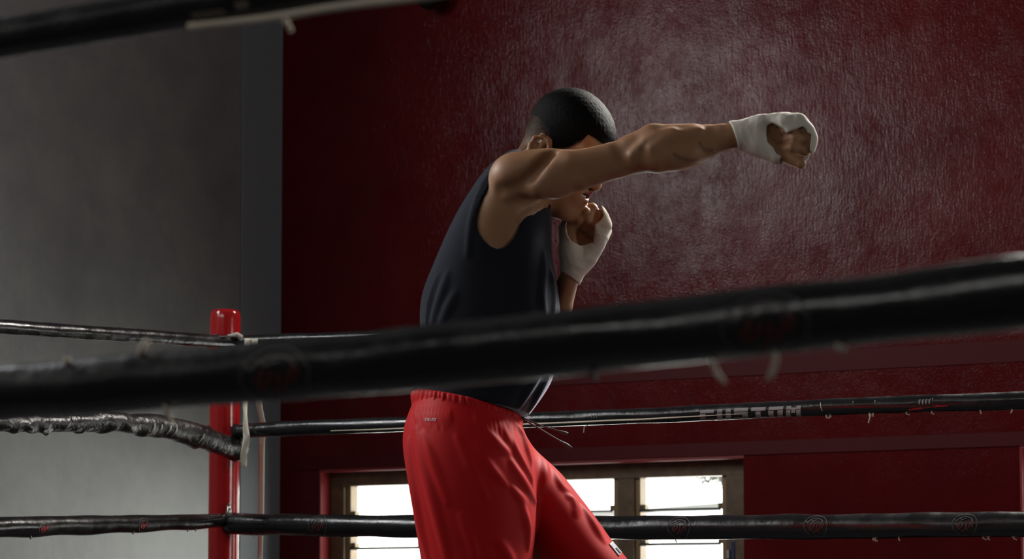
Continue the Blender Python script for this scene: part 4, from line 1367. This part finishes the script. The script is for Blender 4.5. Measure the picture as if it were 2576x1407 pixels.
# --- thumb nail
def nail(c, t, n, w, l):
    c, t, n = np.array(c), np.array(t) / np.linalg.norm(t), np.array(n) / np.linalg.norm(n)
    x = np.cross(t, n); vs, fs = [], []
    for i in range(7):
        for j in range(7):
            a, b = (i / 6 - .5), (j / 6 - .5)
            wd = w * math.sqrt(max(0.05, 1 - (2 * a) ** 4))
            vs.append(c + t * a * l + x * b * wd - n * (abs(b) ** 2 * w * 0.9))
    for i in range(6):
        for j in range(6): fs.append((i * 7 + j, i * 7 + j + 1, (i + 1) * 7 + j + 1, (i + 1) * 7 + j))
    o = link('thumb_nail', mesh_np('thumb_nail', vs, fs, None, M['nail']), bobj)
    m = o.modifiers.new('thick', 'SOLIDIFY'); m.thickness = 0.0006; m.offset = 1
td = rth[2] - rth[1]
nn = np.array([0.75, -0.45, 0.45]); nn = nn - td * (nn @ td) / (td @ td); nn /= np.linalg.norm(nn)
nail(rth[2] + nn * 0.0093 - td * 0.05, td, nn, 0.010, 0.013)

# --- mouthguard between the lips
g = MB(); arc = [Vector(hd(0.0945 - 0.5 * (q * q) / 0.02, q, -0.0615)) for q in np.linspace(-0.016, 0.016, 9)]
g.tube(arc, 0.0028, 8); g.build('mouthguard', M['mouth'], bobj, smooth=True)

# --- black sleeveless top
folds = []
def fold(base, px, r, sink=0.45, ends=0.3, kk=None):
    pts = [hit(base, u, v) for u, v in px]
    pts = np.array([p for p in pts if p is not None])
    if len(pts) < 2: return
    t = np.linspace(0, 1, len(pts)); n = 4 * len(pts); tt = np.linspace(0, 1, n)
    c = np.stack([np.interp(tt, t, pts[:, k]) for k in range(3)], 1)
    for _ in range(2):
        c[1:-1] = (c[:-2] + 2 * c[1:-1] + c[2:]) / 4
    rr = r * (ends + (1 - ends) * np.sin(np.pi * tt) ** 0.7)
    c[:, 1] += rr * sink + (r - rr) * 0.6
    folds.append((Tube(c, rr), kk) if kk else Tube(c, rr))
for px, r in (([(1128, 690), (1112, 745), (1090, 812)], 0.008), ([(1146, 740), (1132, 770), (1112, 815)], 0.008), ([(1100, 700), (1082, 760), (1074, 815)], 0.006),
              ([(1366, 640), (1366, 690), (1362, 740), (1368, 800)], 0.007), ([(1386, 690), (1392, 740), (1390, 790)], 0.006),
              ([(1200, 500), (1186, 560), (1178, 640)], 0.005), ([(1250, 425), (1225, 450), (1205, 490)], 0.006), ([(1262, 410), (1240, 430)], 0.005),
              ([(1378, 945), (1350, 990), (1328, 1035)], 0.009), ([(1355, 940), (1325, 985), (1305, 1020)], 0.008)):
    fold(shirt0, px, r)
shirt = Un(0.014, [shirt0] + folds)
ARMHOLE = [(1300, 392), (1287, 398), (1266, 420), (1248, 445), (1234, 470), (1217, 500), (1205, 530), (1199, 560), (1203, 585), (1215, 606), (1233, 623), (1252, 630), (1272, 624), (1292, 603), (1305, 578), (1315, 553), (1332, 540), (1352, 528), (1392, 504), (1420, 470), (1420, 370), (1330, 360)]
hem_a, hem_b = pp(1048, 992, 4.97), pp(1330, 1048, 4.97)
nh = np.cross(hem_b - hem_a, np.array([0, 1.0, 0])); nh = nh if nh[2] < 0 else -nh
shirt = Sub(0.003, shirt, [Poly(ARMHOLE, 4.84, 4.5, 4.9), Ell(pp(1330, 560, 5.14), (0.09, 0.06, 0.14)), Ell(pp(1358, 392, 4.965), (0.058, 0.09, 0.042))])
shirt = And(0.003, shirt, Half(hem_a, nh))
sv, sq = surface(shirt, (-0.26, 4.72, 1.9), (0.2, 5.24, 2.56), 0.0032)
link('tank_top', mesh_np('tank_top', relax(sv, sq, 2, 0.4), sq, None, M['shirt']), bobj)

# --- red shorts
folds = []
NL = [(985, 1050, 1300, 4.97, .162), (1030, 1033, 1304, 4.97, .170), (1070, 1016, 1313, 4.965, .180), (1120, 1012, 1332, 4.955, .182), (1180, 1021, 1345, 4.935, .168), (1240, 1031, 1350, 4.915, .15), (1300, 1041, 1349, 4.905, .138), (1360, 1051, 1346, 4.9, .13), (1407, 1059, 1340, 4.9, .128), (1500, 1075, 1332, 4.89, .125), (1640, 1090, 1330, 4.885, .122)]
FL = [(1085, 1170, 1300, 5.01, .10), (1100, 1175, 1322, 5.02, .115), (1130, 1180, 1343, 5.03, .125), (1155, 1190, 1370, 5.035, .128), (1180, 1200, 1401, 5.04, .13), (1215, 1215, 1431, 5.04, .13), (1265, 1245, 1470, 5.04, .128), (1320, 1285, 1511, 5.04, .125), (1360, 1315, 1538, 5.04, .124), (1400, 1345, 1573, 5.04, .122), (1480, 1410, 1630, 5.04, .12), (1550, 1470, 1668, 5.04, .118)]
shorts0 = Un(0.018, [Loft(NL, 2.15), Loft(FL, 2.1)])
for px, r in (([(1225, 1086), (1238, 1104), (1252, 1120), (1275, 1140)], 0.009), ([(1282, 1160), (1295, 1185), (1310, 1208), (1328, 1236), (1344, 1262)], 0.010),
              ([(1282, 1078), (1288, 1110), (1296, 1135), (1312, 1166), (1332, 1200), (1336, 1225)], 0.009), ([(1287, 1230), (1303, 1250), (1322, 1265)], 0.008),
              ([(1308, 1265), (1318, 1300), (1325, 1330), (1326, 1375)], 0.011), ([(1250, 1358), (1266, 1382), (1280, 1407), (1290, 1430)], 0.011),
              ([(1300, 1072), (1312, 1095), (1322, 1130), (1334, 1165)], 0.009), ([(1262, 1070), (1268, 1090), (1280, 1115)], 0.007),
              ([(1356, 1130), (1366, 1160), (1369, 1190), (1364, 1232)], 0.009), ([(1395, 1190), (1402, 1210), (1412, 1228), (1432, 1240)], 0.008), ([(1425, 1250), (1440, 1258), (1448, 1280), (1446, 1296)], 0.008),
              ([(1466, 1280), (1490, 1320), (1515, 1362)], 0.010),
              ([(1066, 1095), (1080, 1135), (1098, 1180), (1128, 1262)], 0.010), ([(1030, 1110), (1036, 1180), (1048, 1250), (1062, 1330), (1080, 1407)], 0.012), ([(1052, 1080), (1062, 1150), (1085, 1230), (1110, 1330), (1130, 1420)], 0.012),
              ([(1150, 1100), (1180, 1170), (1220, 1250)], 0.006), ([(1200, 1120), (1235, 1180), (1270, 1220)], 0.006), ([(1160, 1300), (1185, 1360), (1200, 1420)], 0.007)):
    fold(shorts0, px, r)
for k in range(11): # gathers below the waistband at the back
    u = 1048 + k * 8.5
    fold(shorts0, [(u, 1020 + k * 1.0), (u - 2, 1040 + k), (u + 3, 1066 + (k * 37 % 23))], 0.0042, 0.25, kk=0.004)
for k in range(9):
    u = 1195 + k * 11.5
    fold(shorts0, [(u, 1040 + k * 3.0), (u + 3, 1058 + k * 3), (u + 8, 1078 + k * 3 + (k * 29 % 17))], 0.0036, 0.25, kk=0.004)
shorts = Un(0.012, [shorts0] + folds)
wb_a, wb_b = pp(1044, 1000, 4.97), pp(1302, 1058, 4.97)
nh = np.cross(wb_b - wb_a, np.array([0, 1.0, 0])); nh = nh if nh[2] > 0 else -nh
shorts = And(0.003, shorts, Half(wb_a, nh))
gv, gq = surface(shorts, (-0.27, 4.7, 1.45), (0.4, 5.22, 2.06), 0.0026)
so = link('shorts', mesh_np('shorts', relax(gv, gq, 2, 0.4), gq, None, M['shorts']), bobj)
# elastic waistband with ruffles
t_a, t_b, l_a = pp(1045, 985, 4.97), pp(1303, 1043, 4.97), pp(1038, 1018, 4.97)
cen = (t_a + t_b) / 2; exv = (t_b - t_a) / 2; dn = l_a - t_a; dn = dn + (t_b - t_a) / np.linalg.norm(t_b - t_a) * 0.006; dn = dn * 1.22
vs, qs = [], []
n = 420; prof = [(0, -.012), (0.0, -0.003), (0.08, 0.002), (0.3, 0.0045), (0.55, 0.005), (0.8, 0.0045), (0.93, 0.002), (1.02, -0.002), (1.02, -0.012)]
for a in range(n):
    th = 2 * math.pi * a / n
    gat = 1.0 if math.cos(th) < 0.05 or math.cos(th) > 0.2 else 0.4
    for k, (h_, o_) in enumerate(prof):
        ru = (0.0016 * math.sin(th * 62 + 1.5 * math.sin(th * 9)) + 0.0012 * math.sin(th * 39)) * math.sin(math.pi * min(1, h_ + .15)) * gat
        rr_ = 1 + (o_ + ru + 0.004) / 0.11
        q = cen + exv * math.cos(th) * rr_ + np.array([0, -1.0, 0]) * 0.168 * math.sin(th) * (1 + (o_ + ru) / 0.168) + dn * h_
        vs.append(q)
m_ = len(prof)
for a in range(n):
    for k in range(m_ - 1): qs.append((a * m_ + k, ((a + 1) % n) * m_ + k, ((a + 1) % n) * m_ + k + 1, a * m_ + k + 1))
link('waistband', mesh_np('waistband', vs, qs, None, M['shorts']), so)
# drawstrings
for px in ([(1303, 1044, 4.96), (1316, 1052, 4.95), (1340, 1063, 4.94), (1375, 1076, 4.93), (1405, 1085, 4.93), (1418, 1089, 4.93), (1429, 1092, 4.93)],
           [(1304, 1046, 4.95), (1320, 1058, 4.94), (1345, 1072, 4.92), (1375, 1090, 4.91), (1405, 1108, 4.91), (1424, 1119, 4.91), (1438, 1128, 4.91)]):
    q = MB(); q.tube([P(*p) for p in px], lambda k: (0.0016, 0.0016, 0.0016, 0.0016, 0.0017, 0.0036, 0.0028)[k], 10)
    q.build('drawstring', M['drawcord'], so, smooth=True)
# small lettering at the back of the waist
def text_on(field, txt, u0, u1, v0, slope, size_px, shear, mt, name, parent, d=4.8):
    cu = bpy.data.curves.new('lettering', 'FONT'); cu.body = txt; cu.size = 1.0; cu.shear = shear; cu.offset = 0.02; cu.resolution_u = 2
    to = bpy.data.objects.new('lettering', cu); COL.objects.link(to)
    dg = bpy.context.evaluated_depsgraph_get(); tm = bpy.data.meshes.new_from_object(to.evaluated_get(dg))
    bpy.data.objects.remove(to); bpy.data.curves.remove(cu)
    co = np.array([v.co for v in tm.vertices]); w = co[:, 0].max()
    for v_, c in zip(tm.vertices, co):
        u = u0 + (u1 - u0) * c[0] / w; vv = v0 + slope * (u - u0) - c[1] * size_px
        h = hit(field, u, vv)
        v_.co = h + np.array([0, -0.0012, 0]) if h is not None else pp(u, vv, d)
    tm.materials.clear(); tm.materials.append(mt); tm.name = name
    return link(name, tm, parent)
M['print_shorts'] = mat('pale_print', (0.5, 0.36, 0.36), 0.5)
text_on(shorts, 'DRI-FIT', 1068, 1098, 1059, 0.04, 11.0, 0.25, M['print_shorts'], 'lettering', so)
# silver patch low on the front leg
def patch_on(field, px, dep, mt, name, parent, lift=0.0015, n=8):
    (a, b, c, d) = px; vs, fs = [], []
    for i in range(n + 1):
        for j in range(n + 1):
            s_, t_ = i / n, j / n
            u = (a[0] * (1 - s_) + b[0] * s_) * (1 - t_) + (d[0] * (1 - s_) + c[0] * s_) * t_
            v = (a[1] * (1 - s_) + b[1] * s_) * (1 - t_) + (d[1] * (1 - s_) + c[1] * s_) * t_
            y = dep[0] * (1 - s_) + dep[1] * s_
            q = snap(field, pp(u, v, y))
            e = 1e-3; dd = field.ev(np.concatenate([q[None], q + e * np.eye(3)]), near_keep(field, q, q, 0.1))
            gr = dd[1:] - dd[0]; gr /= np.linalg.norm(gr) + 1e-9
            vs.append(q + gr * lift)
    for i in range(n):
        for j in range(n): fs.append((i * (n + 1) + j, (i + 1) * (n + 1) + j, (i + 1) * (n + 1) + j + 1, i * (n + 1) + j + 1))
    o = link(name, mesh_np(name, vs, fs, None, mt), parent)
    md = o.modifiers.new('thick', 'SOLIDIFY'); md.thickness = 0.0012; md.offset = 0
    return o
pa = patch_on(shorts, [(1530, 1371), (1541, 1362), (1566, 1389), (1554, 1402)], (4.965, 5.0), M['silver'], 'brand_patch', so)
patch_on(shorts, [(1543, 1384), (1546, 1381), (1561, 1392), (1556, 1395)], (4.975, 4.985), M['drawcord'], 'brand_mark', pa, 0.003)
